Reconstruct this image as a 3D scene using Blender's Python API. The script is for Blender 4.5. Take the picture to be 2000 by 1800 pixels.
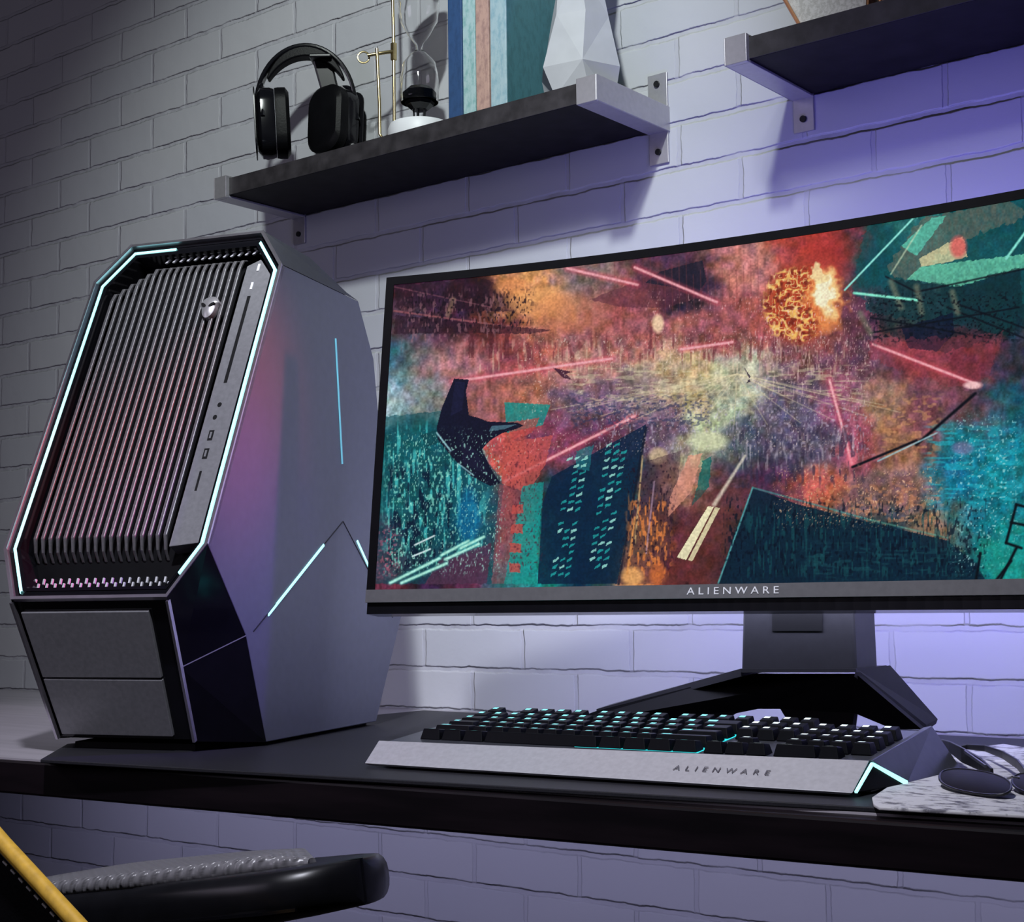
import bpy, bmesh, math, random
import numpy as np
from mathutils import Vector, Matrix

for o in list(bpy.data.objects): bpy.data.objects.remove(o, do_unlink=True)
SC = bpy.context.scene
COL = SC.collection
R = math.radians
random.seed(7)

# ---------------------------------------------------------------- camera
CAM = np.array([0.0, -1.66671882, 0.16008344])
CR = np.array([[0.78339685, 0.62138141, -0.01321029],
               [0.06613919, -0.06221223, 0.99586909],
               [-0.6179927, 0.78103443, 0.08983453]])      # right, up, forward
FPX = 2955.6
cd = bpy.data.cameras.new('camera')
cam = bpy.data.objects.new('camera', cd); COL.objects.link(cam)
cd.sensor_width = 36; cd.sensor_fit = 'HORIZONTAL'; cd.lens = FPX / 2000 * 36
cd.clip_start = .02; cd.clip_end = 50
M = Matrix.Identity(4)
for i in range(3):
    M[i][0] = CR[0][i]; M[i][1] = CR[1][i]; M[i][2] = -CR[2][i]; M[i][3] = CAM[i]
cam.matrix_world = M
SC.camera = cam
SC.view_settings.view_transform = 'Standard'; SC.view_settings.look = 'None'
SC.view_settings.gamma = 1; SC.view_settings.use_curve_mapping = False
SC.view_settings.exposure = 0.0

# ---------------------------------------------------------------- world + room lights
w = bpy.data.worlds.new('night_room'); SC.world = w; w.use_nodes = True
w.node_tree.nodes['Background'].inputs[0].default_value = (.30, .28, .40, 1)
w.node_tree.nodes['Background'].inputs[1].default_value = .008

def lamp(name, kind, loc, target, energy, color, **kw):
    d = bpy.data.lights.new(name, kind); d.energy = energy; d.color = color
    for k, v in kw.items(): setattr(d, k, v)
    o = bpy.data.objects.new(name, d); COL.objects.link(o); o.location = loc
    o.rotation_euler = (Vector(target) - Vector(loc)).to_track_quat('-Z', 'Y').to_euler()
    return o
# the ceiling spot over the desk
lamp('ceiling_spot', 'SPOT', (-.40, -1.50, 1.55), (-.68, 0, .42), 15, (.88, .92, 1.0),
     spot_size=R(48), spot_blend=1.0, shadow_soft_size=.05)
# further spot added to brighten the bricks around the shelves
lamp('wall_fill_spot', 'SPOT', (-.62, -1.28, 1.66), (-1.48, 0, .80), 106, (.92, 1.0, .97),
     spot_size=R(52), spot_blend=.8, shadow_soft_size=.05)
# wide ceiling lamp beside it, falling on the desk
lamp('ceiling_wide', 'SPOT', (-.50, -1.50, 1.65), (-1.05, -.50, -.05), 150, (.87, .88, 1.0),
     spot_size=R(60), spot_blend=1.0, shadow_soft_size=.05)
# unseen area light added under the desk top to brighten the wall below
lamp('under_desk_fill', 'AREA', (-1.15, -.40, -.046), (-1.15, 0, -.30), 2.7, (.64, .62, 1.0), shape='RECTANGLE', size=2.1, size_y=.02)
# added grey fill light from the front left, out of view
lamp('front_left_fill', 'AREA', (-2.1, -2.6, .9), (-1.4, 0, .1), 6.2, (.86, .78, 1.0), shape='RECTANGLE', size=1.0, size_y=.8)
# fill spot added out of view to brighten the left end of the desk
lamp('left_desk_fill', 'SPOT', (-2.9, -1.1, .9), (-1.75, -.45, .0), 25, (.95, .88, 1.0), spot_size=R(45), spot_blend=1.0, shadow_soft_size=.08)
# spots added out of view to put red and purple glow on the computer's side
lamp('red_glow_fill', 'SPOT', (-.38, -.25, .95), (-1.235, -.60, .37), 85, (1.0, .08, .10), spot_size=R(17), spot_blend=1.0, shadow_soft_size=.05)
lamp('purple_glow_fill', 'SPOT', (-.40, -.25, 1.05), (-1.22, -.60, .21), 60, (.22, .05, 1.0), spot_size=R(17), spot_blend=1.0, shadow_soft_size=.05)

# ---------------------------------------------------------------- helpers
def at(px, py, ax, v):
    """world point on the plane axis=v along the measured sight line"""
    d = np.array([(px - 1000) / FPX, -(py - 900) / FPX, 1.]) @ CR
    return CAM + (v - CAM[ax]) / d[ax] * d

def project(P):
    q = (P - CAM) @ CR.T
    return 1000 + FPX * q[:, 0] / q[:, 2], 900 - FPX * q[:, 1] / q[:, 2]

def tag(o, label=None, cat=None, group=None, kind=None):
    if label: o['label'] = label
    if cat: o['category'] = cat
    if group: o['group'] = group
    if kind: o['kind'] = kind
    return o

def thing(name, label, cat, loc=(0, 0, 0), rz=0, group=None):
    o = bpy.data.objects.new(name, None); COL.objects.link(o)
    o.empty_display_size = .05
    o.location = loc; o.rotation_euler = (0, 0, rz)
    return tag(o, label, cat, group)

def build(name, geoms, mat, parent=None, bevel=0, smooth=False, seg=2, weld=False):
    V = []; F = []; MI = []
    for g in geoms:
        v, f = g[0], g[1]; mi = g[2] if len(g) > 2 else 0
        b = len(V); V += [tuple(map(float, p)) for p in v]
        F += [tuple(b + i for i in q) for q in f]; MI += [mi] * len(f)
    me = bpy.data.meshes.new(name); me.from_pydata(V, [], F)
    mats = mat if isinstance(mat, (list, tuple)) else [mat]
    for m in mats: me.materials.append(m)
    me.polygons.foreach_set('material_index', MI)
    bm = bmesh.new(); bm.from_mesh(me)
    if weld: bmesh.ops.remove_doubles(bm, verts=bm.verts, dist=1e-5)
    bmesh.ops.recalc_face_normals(bm, faces=bm.faces)
    bm.to_mesh(me); bm.free()
    o = bpy.data.objects.new(name, me); COL.objects.link(o)
    if parent: o.parent = parent
    if bevel:
        md = o.modifiers.new('bevel', 'BEVEL'); md.width = bevel; md.segments = seg; md.limit_method = 'ANGLE'; md.angle_limit = R(25)
    if smooth:
        me.polygons.foreach_set('use_smooth', [True] * len(me.polygons))
        if smooth != 'all':
            for e in me.edges: pass
            md = o.modifiers.new('es', 'EDGE_SPLIT'); md.split_angle = R(40)
    return o

def box(x0, x1, y0, y1, z0, z1):
    v = [(x, y, z) for z in (z0, z1) for y in (y0, y1) for x in (x0, x1)]
    return v, [(0, 2, 3, 1), (4, 5, 7, 6), (0, 1, 5, 4), (2, 6, 7, 3), (0, 4, 6, 2), (1, 3, 7, 5)]

def hexa(b, t):
    """bottom ring and top ring of equal length -> closed solid"""
    n = len(b); v = list(b) + list(t)
    f = [tuple(range(n))[::-1], tuple(range(n, 2 * n))]
    f += [(i, (i + 1) % n, n + (i + 1) % n, n + i) for i in range(n)]
    return v, f

def prism(poly, ax, a, b):
    def p(q, c):
        q = list(q); q.insert(ax, c); return tuple(q)
    return hexa([p(q, a) for q in poly], [p(q, b) for q in poly])

def loft(rings, cap=True, close=True):
    n = len(rings[0]); v = [p for r in rings for p in r]; f = []
    for k in range(len(rings) - 1):
        for i in range(n if close else n - 1):
            j = (i + 1) % n
            f.append((k * n + i, k * n + j, (k + 1) * n + j, (k + 1) * n + i))
    if cap:
        f.append(tuple(range(n))[::-1]); f.append(tuple((len(rings) - 1) * n + i for i in range(n)))
    return v, f

def lathe(prof, n=32, c=(0, 0, 0)):
    rings = [[(c[0] + r * math.cos(2 * math.pi * i / n), c[1] + r * math.sin(2 * math.pi * i / n), c[2] + z) for i in range(n)] for r, z in prof]
    return loft(rings, cap=prof[0][0] > 1e-4 or prof[-1][0] > 1e-4)

def frame_of(d):
    d = Vector(d).normalized(); a = Vector((0, 0, 1)) if abs(d.z) < .9 else Vector((1, 0, 0))
    x = d.cross(a).normalized(); return x, d.cross(x)

def tube(path, r, n=12, closed=False):
    P = [Vector(p) for p in path]; rings = []; m = len(P)
    rr = r if hasattr(r, '__len__') else [r] * m
    x = None
    for i in range(m):
        if closed: d = P[(i + 1) % m] - P[i - 1]
        else: d = P[min(i + 1, m - 1)] - P[max(i - 1, 0)]
        d.normalize()
        if x is None: x, y = frame_of(d)
        else:
            x = (x - d * x.dot(d)).normalized(); y = d.cross(x)
        rings.append([tuple(P[i] + (x * math.cos(2 * math.pi * k / n) + y * math.sin(2 * math.pi * k / n)) * rr[i]) for k in range(n)])
    if closed:
        rings.append(rings[0])
        return loft(rings, cap=False)
    return loft(rings)

def quadbar(path, w, t, wdir, tdir):
    """a flat bar of width w and thickness t along a path (directions may be per point)"""
    rings = []
    for i, p in enumerate(path):
        W = Vector(wdir[i] if isinstance(wdir[0], (list, tuple, Vector)) else wdir).normalized()
        T = Vector(tdir[i] if isinstance(tdir[0], (list, tuple, Vector)) else tdir).normalized()
        ww = w[i] if hasattr(w, '__len__') else w; tt = t[i] if hasattr(t, '__len__') else t
        p = Vector(p)
        rings.append([tuple(p + W * a * ww / 2 + T * b * tt / 2) for a, b in ((-1, -1), (1, -1), (1, 1), (-1, 1))])
    return loft(rings)

def rrect(w, h, r, n=5):
    pts = []
    for cx, cy, a0 in ((w / 2 - r, h / 2 - r, 0), (-w / 2 + r, h / 2 - r, 90), (-w / 2 + r, -h / 2 + r, 180), (w / 2 - r, -h / 2 + r, 270)):
        for k in range(n + 1):
            a = R(a0 + 90 * k / n); pts.append((cx + r * math.cos(a), cy + r * math.sin(a)))
    return pts

# ---------------------------------------------------------------- materials
MATS = {}
def mat(name, col, rough=.5, metal=0, emit=None, es=0, spec=.5, noise=None, bump=None, alpha=None, trans=0, coat=0, ior=1.45):
    m = bpy.data.materials.new(name); m.use_nodes = True; nt = m.node_tree; b = nt.nodes['Principled BSDF']
    b.inputs['Base Color'].default_value = (*col, 1); b.inputs['Roughness'].default_value = rough
    b.inputs['Metallic'].default_value = metal; b.inputs['Specular IOR Level'].default_value = spec
    b.inputs['Transmission Weight'].default_value = trans; b.inputs['IOR'].default_value = ior
    b.inputs['Coat Weight'].default_value = coat
    if emit: b.inputs['Emission Color'].default_value = (*emit, 1); b.inputs['Emission Strength'].default_value = es
    tc = nt.nodes.new('ShaderNodeTexCoord')
    if noise:
        sc, lo, hi = noise
        n = nt.nodes.new('ShaderNodeTexNoise'); n.inputs['Scale'].default_value = sc; n.inputs['Detail'].default_value = 4
        mr = nt.nodes.new('ShaderNodeMapRange'); mr.inputs['From Min'].default_value = .3; mr.inputs['From Max'].default_value = .7
        mr.inputs['To Min'].default_value = lo; mr.inputs['To Max'].default_value = hi
        mx = nt.nodes.new('ShaderNodeVectorMath'); mx.operation = 'SCALE'; mx.inputs[0].default_value = col
        nt.links.new(tc.outputs['Object'], n.inputs['Vector']); nt.links.new(n.outputs['Fac'], mr.inputs['Value'])
        nt.links.new(mr.outputs['Result'], mx.inputs['Scale']); nt.links.new(mx.outputs['Vector'], b.inputs['Base Color'])
    if bump:
        sc, st, ds = bump
        n = nt.nodes.new('ShaderNodeTexNoise'); n.inputs['Scale'].default_value = sc; n.inputs['Detail'].default_value = 3
        bp = nt.nodes.new('ShaderNodeBump'); bp.inputs['Strength'].default_value = st; bp.inputs['Distance'].default_value = ds
        nt.links.new(tc.outputs['Object'], n.inputs['Vector']); nt.links.new(n.outputs['Fac'], bp.inputs['Height'])
        nt.links.new(bp.outputs['Normal'], b.inputs['Normal'])
    MATS[name] = m
    return m

BLACK = mat('black_plastic', (.006, .006, .008), .35, noise=(60, .8, 1.2))
MBLACK = mat('matte_black', (.003, .003, .004), .6, spec=.15, noise=(80, .8, 1.2))
GLOSSB = mat('gloss_black', (.006, .006, .008), .12, noise=(40, .9, 1.1))
GUN = mat('gunmetal', (.10, .105, .125), .34, .55, noise=(120, .92, 1.08))
SIDE = mat('side_panel_paint', (.11, .115, .15), .34, .30, noise=(90, .95, 1.05))
SLAT = mat('slat_metal', (.15, .145, .155), .45, .4, noise=(300, .85, 1.15))
FASC = mat('port_panel', (.22, .22, .235), .42, .2, noise=(200, .9, 1.1))
RIM = mat('satin_rim', (.55, .52, .58), .28, .9, noise=(50, .9, 1.1))
TEAL = mat('teal_light_strip', (.3, .9, .9), .4, emit=(.42, .93, .92), es=1.35, noise=(20, .97, 1.03))
TEALDIM = mat('teal_light_strip_dim', (.1, .4, .5), .4, emit=(.20, .52, .68), es=.45, noise=(20, .97, 1.03))
STEEL = mat('brushed_steel', (.44, .43, .45), .38, .6, noise=(150, .95, 1.05))
ALU = mat('keyboard_plate', (.50, .50, .53), .40, .30, noise=(220, .93, 1.07))
BRASS = mat('brass', (.62, .50, .26), .28, .95, noise=(60, .85, 1.1))
COPPER = mat('copper', (.55, .27, .14), .35, .9, noise=(60, .85, 1.1))
WHITE = mat('white_ceramic', (.75, .76, .80), .45, noise=(30, .95, 1.04))
VASE = mat('matte_white_plaster', (.44, .45, .49), .6, noise=(30, .94, 1.05))
GLASS = mat('clear_glass', (1, 1, 1), .02, trans=1, ior=1.35)
LENS = mat('smoked_lens', (.007, .006, .008), .5, noise=(15, .6, 1.4), spec=.15)
YELLOW = mat('yellow_piping', (.80, .47, .05), .55, noise=(150, .8, 1.15))
THREAD = mat('white_thread', (.5, .5, .48), .7, noise=(200, .8, 1.2))
LEATHER = mat('black_leatherette', (.004, .004, .005), .45, spec=.12, bump=(400, .25, .0008), noise=(30, .8, 1.2))
WOODB = mat('black_brown_shelf', (.007, .006, .007), .6, spec=.2, noise=(35, .5, 1.6), bump=(90, .15, .0008))
PORT = mat('port_black', (.002, .002, .003), .5, noise=(50, .9, 1.1))
WTXT = mat('white_print', (.75, .75, .78), .5, emit=(.7, .7, .75), es=.06, noise=(50, .95, 1.05))
GTXT = mat('grey_engraving', (.10, .10, .12), .5, noise=(50, .9, 1.1))

LITFRONT = mat('shelf_lit_front', (.030, .027, .030), .5, noise=(45, .5, 1.5))  # shelf board's front face, lightened in colour for the light falling on it

def brick_material():
    m = bpy.data.materials.new('painted_brick'); m.use_nodes = True; nt = m.node_tree; N = nt.nodes; L = nt.links
    b = N['Principled BSDF']; b.inputs['Roughness'].default_value = .62; b.inputs['Specular IOR Level'].default_value = .35
    tc = N.new('ShaderNodeTexCoord'); sep = N.new('ShaderNodeSeparateXYZ'); L.new(tc.outputs['Object'], sep.inputs[0])
    cmb = N.new('ShaderNodeCombineXYZ')
    ax = N.new('ShaderNodeMath'); ax.inputs[1].default_value = 1.57776 - .09108; L.new(sep.outputs['X'], ax.inputs[0])
    az = N.new('ShaderNodeMath'); az.inputs[1].default_value = -.1218 + .0030; L.new(sep.outputs['Z'], az.inputs[0])
    L.new(ax.outputs[0], cmb.inputs[0]); L.new(az.outputs[0], cmb.inputs[1])
    wn = N.new('ShaderNodeTexNoise'); wn.inputs['Scale'].default_value = 34; wn.inputs['Detail'].default_value = 5; wn.inputs['Roughness'].default_value = .6
    L.new(tc.outputs['Object'], wn.inputs['Vector'])
    sb = N.new('ShaderNodeVectorMath'); sb.operation = 'SUBTRACT'; sb.inputs[1].default_value = (.5, .5, .5); L.new(wn.outputs['Color'], sb.inputs[0])
    ss = N.new('ShaderNodeVectorMath'); ss.operation = 'SCALE'; ss.inputs['Scale'].default_value = .0075; L.new(sb.outputs[0], ss.inputs[0])
    ad = N.new('ShaderNodeVectorMath'); ad.operation = 'ADD'; L.new(cmb.outputs[0], ad.inputs[0]); L.new(ss.outputs[0], ad.inputs[1])
    bt = N.new('ShaderNodeTexBrick'); bt.offset = .5; bt.offset_frequency = 2; bt.squash = 1
    bt.inputs['Scale'].default_value = 1; bt.inputs['Brick Width'].default_value = .18216; bt.inputs['Row Height'].default_value = .06
    bt.inputs['Mortar Size'].default_value = .0042; bt.inputs['Mortar Smooth'].default_value = .45; bt.inputs['Bias'].default_value = 0
    bt.inputs['Color1'].default_value = (.44, .45, .485, 1); bt.inputs['Color2'].default_value = (.47, .475, .50, 1); bt.inputs['Mortar'].default_value = (.43, .435, .47, 1)
    L.new(ad.outputs[0], bt.inputs['Vector'])
    L.new(bt.outputs['Color'], b.inputs['Base Color'])
    n2 = N.new('ShaderNodeTexNoise'); n2.inputs['Scale'].default_value = 55; n2.inputs['Detail'].default_value = 6; L.new(tc.outputs['Object'], n2.inputs['Vector'])
    n3 = N.new('ShaderNodeTexNoise'); n3.inputs['Scale'].default_value = 9; n3.inputs['Detail'].default_value = 2; L.new(tc.outputs['Object'], n3.inputs['Vector'])
    s2 = N.new('ShaderNodeSeparateXYZ'); L.new(ad.outputs[0], s2.inputs[0])
    pg = N.new('ShaderNodeMath'); pg.operation = 'PINGPONG'; pg.inputs[1].default_value = .03; L.new(s2.outputs['Y'], pg.inputs[0])
    rw = N.new('ShaderNodeMapRange'); rw.interpolation_type = 'SMOOTHSTEP'; rw.inputs['From Min'].default_value = .0018; rw.inputs['From Max'].default_value = .0052
    rw.inputs['To Min'].default_value = .75; rw.inputs['To Max'].default_value = 0; L.new(pg.outputs[0], rw.inputs['Value'])
    n4 = N.new('ShaderNodeTexNoise'); n4.inputs['Scale'].default_value = 13; n4.inputs['Detail'].default_value = 3; L.new(tc.outputs['Object'], n4.inputs['Vector'])
    r4 = N.new('ShaderNodeMapRange'); r4.inputs['From Min'].default_value = .35; r4.inputs['From Max'].default_value = .62; r4.inputs['To Min'].default_value = .35; r4.inputs['To Max'].default_value = 1.25; L.new(n4.outputs['Fac'], r4.inputs['Value'])
    f4 = N.new('ShaderNodeMath'); f4.operation = 'MULTIPLY_ADD'; f4.inputs[1].default_value = .52; L.new(bt.outputs['Fac'], f4.inputs[0]); L.new(rw.outputs[0], f4.inputs[2])
    f5 = N.new('ShaderNodeMath'); f5.operation = 'MULTIPLY'; L.new(f4.outputs[0], f5.inputs[0]); L.new(r4.outputs[0], f5.inputs[1])
    h1 = N.new('ShaderNodeMath'); h1.operation = 'MULTIPLY_ADD'; h1.inputs[1].default_value = -1.0; L.new(f5.outputs[0], h1.inputs[0])
    m2 = N.new('ShaderNodeMath'); m2.operation = 'MULTIPLY'; m2.inputs[1].default_value = .16; L.new(n2.outputs['Fac'], m2.inputs[0])
    m3 = N.new('ShaderNodeMath'); m3.operation = 'MULTIPLY_ADD'; m3.inputs[1].default_value = .8; L.new(n3.outputs['Fac'], m3.inputs[0]); L.new(m2.outputs[0], m3.inputs[2])
    L.new(m3.outputs[0], h1.inputs[2])
    bp = N.new('ShaderNodeBump'); bp.inputs['Strength'].default_value = .85; bp.inputs['Distance'].default_value = .0036
    L.new(h1.outputs[0], bp.inputs['Height']); L.new(bp.outputs['Normal'], b.inputs['Normal'])
    return m

def wood_top_material(name, c1, c2, rough):
    m = bpy.data.materials.new(name); m.use_nodes = True; nt = m.node_tree; N = nt.nodes; L = nt.links; b = N['Principled BSDF']
    b.inputs['Roughness'].default_value = rough
    tc = N.new('ShaderNodeTexCoord'); mp = N.new('ShaderNodeMapping'); mp.inputs['Scale'].default_value = (2, 40, 40)
    n = N.new('ShaderNodeTexNoise'); n.inputs['Scale'].default_value = 1.6; n.inputs['Detail'].default_value = 5
    cr = N.new('ShaderNodeValToRGB'); cr.color_ramp.elements[0].color = (*c1, 1); cr.color_ramp.elements[1].color = (*c2, 1)
    b.inputs['Specular IOR Level'].default_value = .5 if rough < .4 else .2
    cr.color_ramp.elements[0].position = .35; cr.color_ramp.elements[1].position = .65
    L.new(tc.outputs['Object'], mp.inputs[0]); L.new(mp.outputs[0], n.inputs['Vector']); L.new(n.outputs['Fac'], cr.inputs[0]); L.new(cr.outputs[0], b.inputs['Base Color'])
    bp = N.new('ShaderNodeBump'); bp.inputs['Strength'].default_value = .15; bp.inputs['Distance'].default_value = .001
    L.new(n.outputs['Fac'], bp.inputs['Height']); L.new(bp.outputs[0], b.inputs['Normal'])
    return m

def mottled_material(name, c1, c2, scale, stretch=(1, 1, 1), rough=.8, lo=.42, hi=.58):
    m = bpy.data.materials.new(name); m.use_nodes = True; nt = m.node_tree; N = nt.nodes; L = nt.links; b = N['Principled BSDF']
    b.inputs['Roughness'].default_value = rough
    tc = N.new('ShaderNodeTexCoord'); mp = N.new('ShaderNodeMapping'); mp.inputs['Scale'].default_value = stretch
    n = N.new('ShaderNodeTexNoise'); n.inputs['Scale'].default_value = scale; n.inputs['Detail'].default_value = 6; n.inputs['Roughness'].default_value = .65
    cr = N.new('ShaderNodeValToRGB'); cr.color_ramp.elements[0].color = (*c1, 1); cr.color_ramp.elements[1].color = (*c2, 1)
    cr.color_ramp.elements[0].position = lo; cr.color_ramp.elements[1].position = hi
    L.new(tc.outputs['Object'], mp.inputs[0]); L.new(mp.outputs[0], n.inputs['Vector']); L.new(n.outputs['Fac'], cr.inputs[0]); L.new(cr.outputs[0], b.inputs['Base Color'])
    bp = N.new('ShaderNodeBump'); bp.inputs['Strength'].default_value = .4; bp.inputs['Distance'].default_value = .001
    L.new(n.outputs['Fac'], bp.inputs['Height']); L.new(bp.outputs[0], b.inputs['Normal'])
    return m

# ---------------------------------------------------------------- setting
def struct(name, geoms, m):
    o = build(name, geoms, m); o['kind'] = 'structure'; return o
struct('wall_back', [box(-5.2, 3.0, 0, .12, -.74, 2.3)], brick_material())
struct('floor', [box(-5.2, 3.0, -4.2, .12, -.80, -.74)], wood_top_material('dark_floor', (.03, .028, .03), (.05, .045, .045), .5))

# ---------------------------------------------------------------- desk
DT = wood_top_material('grey_laminate_top', (.34, .32, .35), (.42, .39, .43), .30)
DE = wood_top_material('dark_edge', (.003, .002, .003), (.008, .005, .007), .42)
FL = at(0, 1479, 2, 0); FR = at(2000, 1617, 2, 0)
ddir = (FR - FL) / (FR[0] - FL[0])
def front(x, dy=0, z=0): p = FL + ddir * (x - FL[0]); return (p[0], p[1] + dy, z)
desk = thing('desk', 'dark-edged desk along the brick wall carrying the computer', 'desk', (-1.2, -.4, -.74))
D0 = Vector((-1.2, -.4, -.74))
def rel(p, o): return tuple(Vector(p) - Vector(o))
xa, xb = -2.75, .40
ring = lambda z: [rel(front(xa, 0, z), D0), rel(front(xb, 0, z), D0), rel((xb, -.001, z), D0), rel((xa, -.001, z), D0)]
build('desktop', [hexa(ring(-.0365), ring(-.002))], DE, desk, bevel=.0025)
ringi = lambda z: [rel(front(xa, .003, z), D0), rel(front(-1.40, .003, z), D0), rel(front(xb, .045, z), D0), rel((xb, -.002, z), D0), rel((xa, -.002, z), D0)]
tag(build('top_surface', [hexa(ringi(-.003), ringi(0))], DT, desk), 'grey wood-grain laminate surface')
for x in (-2.70, .33):
    f = front(x, .06)
    build('leg', [box(x - .03 + 1.2, x + .03 + 1.2, f[1] + .4, f[1] + .46, 0, .7035), box(x - .03 + 1.2, x + .03 + 1.2, -.10 + .4, -.04 + .4, 0, .7035),
                  box(x - .03 + 1.2, x + .03 + 1.2, f[1] + .4, -.04 + .4, .66, .7035)], BLACK, desk, bevel=.003)

# desk mat
MATM = mat('desk_mat_fabric', (.016, .016, .020), .5, spec=.3, noise=(500, .8, 1.2), bump=(900, .2, .0004))
ml = at(85, 1481.5, 2, .004); m2 = at(131, 1452, 2, .004)
e = m2 - ml
def matpt(x, z=.004):
    a = at(85, 1482.5, 2, .004); b = at(2000, 1593, 2, .004); s = (b - a) / (b[0] - a[0]); p = a + s * (x - a[0]); return (p[0], p[1], z)
mr = lambda z: [matpt(ml[0], z), matpt(.22, z), (.22, -.06, z), (m2[0] + .02 - .02 * 0, -.06, z), (m2[0], m2[1], z)]
o = build('desk_mat', [hexa(mr(.0002), mr(.004))], MATM, bevel=.0008)
tag(o, 'large dark desk mat under the computer tower and keyboard', 'desk mat')

# light mottled mouse pad at the right
MP = mottled_material('mottled_pad', (.13, .125, .15), (.60, .59, .61), 60, (1, 1.5, 1), lo=.38, hi=.50)
pp = [(1706, 1569), (1716, 1575), (2000, 1591), (2150, 1600), (2230, 1540), (2120, 1478), (1960, 1452), (1880, 1462), (1800, 1500), (1745, 1528), (1703, 1556)]
pb = [at(x, y, 2, .0068) for x, y in pp]
o = build('mouse_pad', [hexa([(p[0], p[1], .0042) for p in pb], [tuple(p) for p in pb])], MP, bevel=.0008)
tag(o, 'pale grey mottled pad lying on the desk mat right of the keyboard', 'mouse pad')

# ---------------------------------------------------------------- wall shelves
ZB, ZT = .7755, .8020
def shelf(name_label, x0, x1, ends, depth=.160):
    S = thing('wall_shelf', name_label, 'shelf', ((x0 + x1) / 2, 0, ZB))
    ox = (x0 + x1) / 2
    build('board', [box(x0 - ox, x1 - ox, -depth, -.0005, 0, ZT - ZB)], WOODB, S, bevel=.001)
    build('lit_front_edge', [box(x0 - ox, x1 - ox, -depth - .0012, -depth, .0004, ZT - ZB - .0004)], LITFRONT, S)
    for bx0, bx1 in ends:
        a, b = bx0 - ox, bx1 - ox
        g = [box(a, b, -depth - .008, -depth - .0005, -.004, ZT - ZB + .003)]           # front cap
        g.append(box(a, b, -depth - .0005, -.0005, -.004, -.0006))                       # lower flange
        g.append(box(a, b, -depth - .0005, -.0005, ZT - ZB + .0006, ZT - ZB + .003))     # upper flange
        outer = (b, b + .0015) if bx1 > x1 - .001 else (a - .0015, a)
        g.append(box(outer[0], outer[1], -depth - .008, -.0005, -.004, ZT - ZB + .003))
        g.append(box(a, b, -.0035, -.0003, -.046, ZT - ZB + .050))                       # wall plate
        B = build('bracket', g, STEEL, S, bevel=.0006)
        for zz in (-.030, ZT - ZB + .036):
            cx = (a + b) / 2
            build('screw', [tube([(cx, -.003, zz), (cx, -.0065, zz)], .0042, 14)], PORT, B)
    return S
shelf('long dark shelf on steel brackets above the tower, holding headphones and books', -1.758, -1.047, ((-1.759, -1.733), (-1.076, -1.046)))
shelf('dark shelf at upper right above the monitor, holding a terrarium', -.861, .15, ((-.862, -.834), (.12, .15)))

# ---------------------------------------------------------------- tower computer
TO = (-1.476395, -.62454388, .0045); TTH = R(18); TW = .25324
tower = thing('computer_tower', 'angular grey gaming computer tower with teal light strips, left of the monitor', 'computer', TO, TTH)
AP = (-.1088, .2165); BT = (-.134, .1605)     # profile points (v, z) relative to base z
SH = (.0456, .5370); TP = (.0680, .5835)
eT = Vector((0, .4326, .9016)); nT = Vector((0, -.9016, .4326)); Q0 = Vector((0, -.134, .1605))
def F1(u, s, d=0): return tuple(Vector((u, 0, 0)) + Q0 + eT * s + nT * d)
# octagon outline of the front rim in (u, s)
ch, cb = .037, .031
OCT = [(cb, 0), (TW - cb, 0), (TW, .060), (TW, .4155), (TW - ch, .4680), (ch, .4680), (0, .4155), (0, .060)]
def inset(poly, d):
    n = len(poly); out = []
    for i in range(n):
        p0, p1, p2 = [Vector(poly[(i + k) % n]) for k in (-1, 0, 1)]
        a = (p1 - p0).normalized(); b = (p2 - p1).normalized()
        na = Vector((-a.y, a.x)); nb = Vector((-b.y, b.x)); k = (na + nb).normalized()
        out.append(tuple(p1 + k * d / max(.3, k.dot(na))))
    return out
def ringT(poly, d): return [F1(u, s, d) for u, s in poly]
def annulus(pa, da, pb_, db):
    A = ringT(pa, da); B = ringT(pb_, db); n = len(A)
    return A + B, [(i, (i + 1) % n, n + (i + 1) % n, n + i) for i in range(n)]
# rim: silver outer lip, then black channel, light strip, black inner wall
i1, i2, i3, i4 = inset(OCT, .0034), inset(OCT, .0075), inset(OCT, .0118), inset(OCT, .016)
build('front_rim', [annulus(OCT, -.006, OCT, .001), annulus(OCT, .001, i1, .001), annulus(i1, .001, i1, -.006)], RIM, tower)
build('rim_channel', [annulus(i1, -.005, i2, -.005), annulus(i3, -.005, i4, -.006), annulus(i4, -.006, inset(OCT, .017), -.034)], GLOSSB, tower)
# light strips (open polylines along the octagon)
def strip(idx, m, k0=0., k1=1., hw=0.):
    pa = [i2[i] for i in idx]; pb2 = [i3[i] for i in idx]
    if hw:
        pa = [tuple(Vector(a).lerp(Vector(b), hw)) for a, b in zip(pa, pb2)]
    a0, a1 = Vector(pa[0]), Vector(pa[1]); b0, b1 = Vector(pb2[0]), Vector(pb2[1])
    pa[0] = tuple(a0.lerp(a1, k0)); pb2[0] = tuple(b0.lerp(b1, k0))
    a0, a1 = Vector(pa[-2]), Vector(pa[-1]); b0, b1 = Vector(pb2[-2]), Vector(pb2[-1])
    pa[-1] = tuple(a0.lerp(a1, k1)); pb2[-1] = tuple(b0.lerp(b1, k1))
    A = ringT(pa, -.0035) + ringT(pb2, -.0035); B = ringT(pa, -.006) + ringT(pb2, -.006); n = len(pa)
    f = [(i, i + 1, n + i + 1, n + i) for i in range(n - 1)]
    f += [(i + 2 * n, i + 2 * n + 1, i + 1, i) for i in range(n - 1)] + [(n + i, n + i + 1, 3 * n + i + 1, 3 * n + i) for i in range(n - 1)]
    return build('light_strip', [(A + B, f)], m, tower)
strip([1, 2, 3, 4], TEAL, .35, .93, .25)
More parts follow.
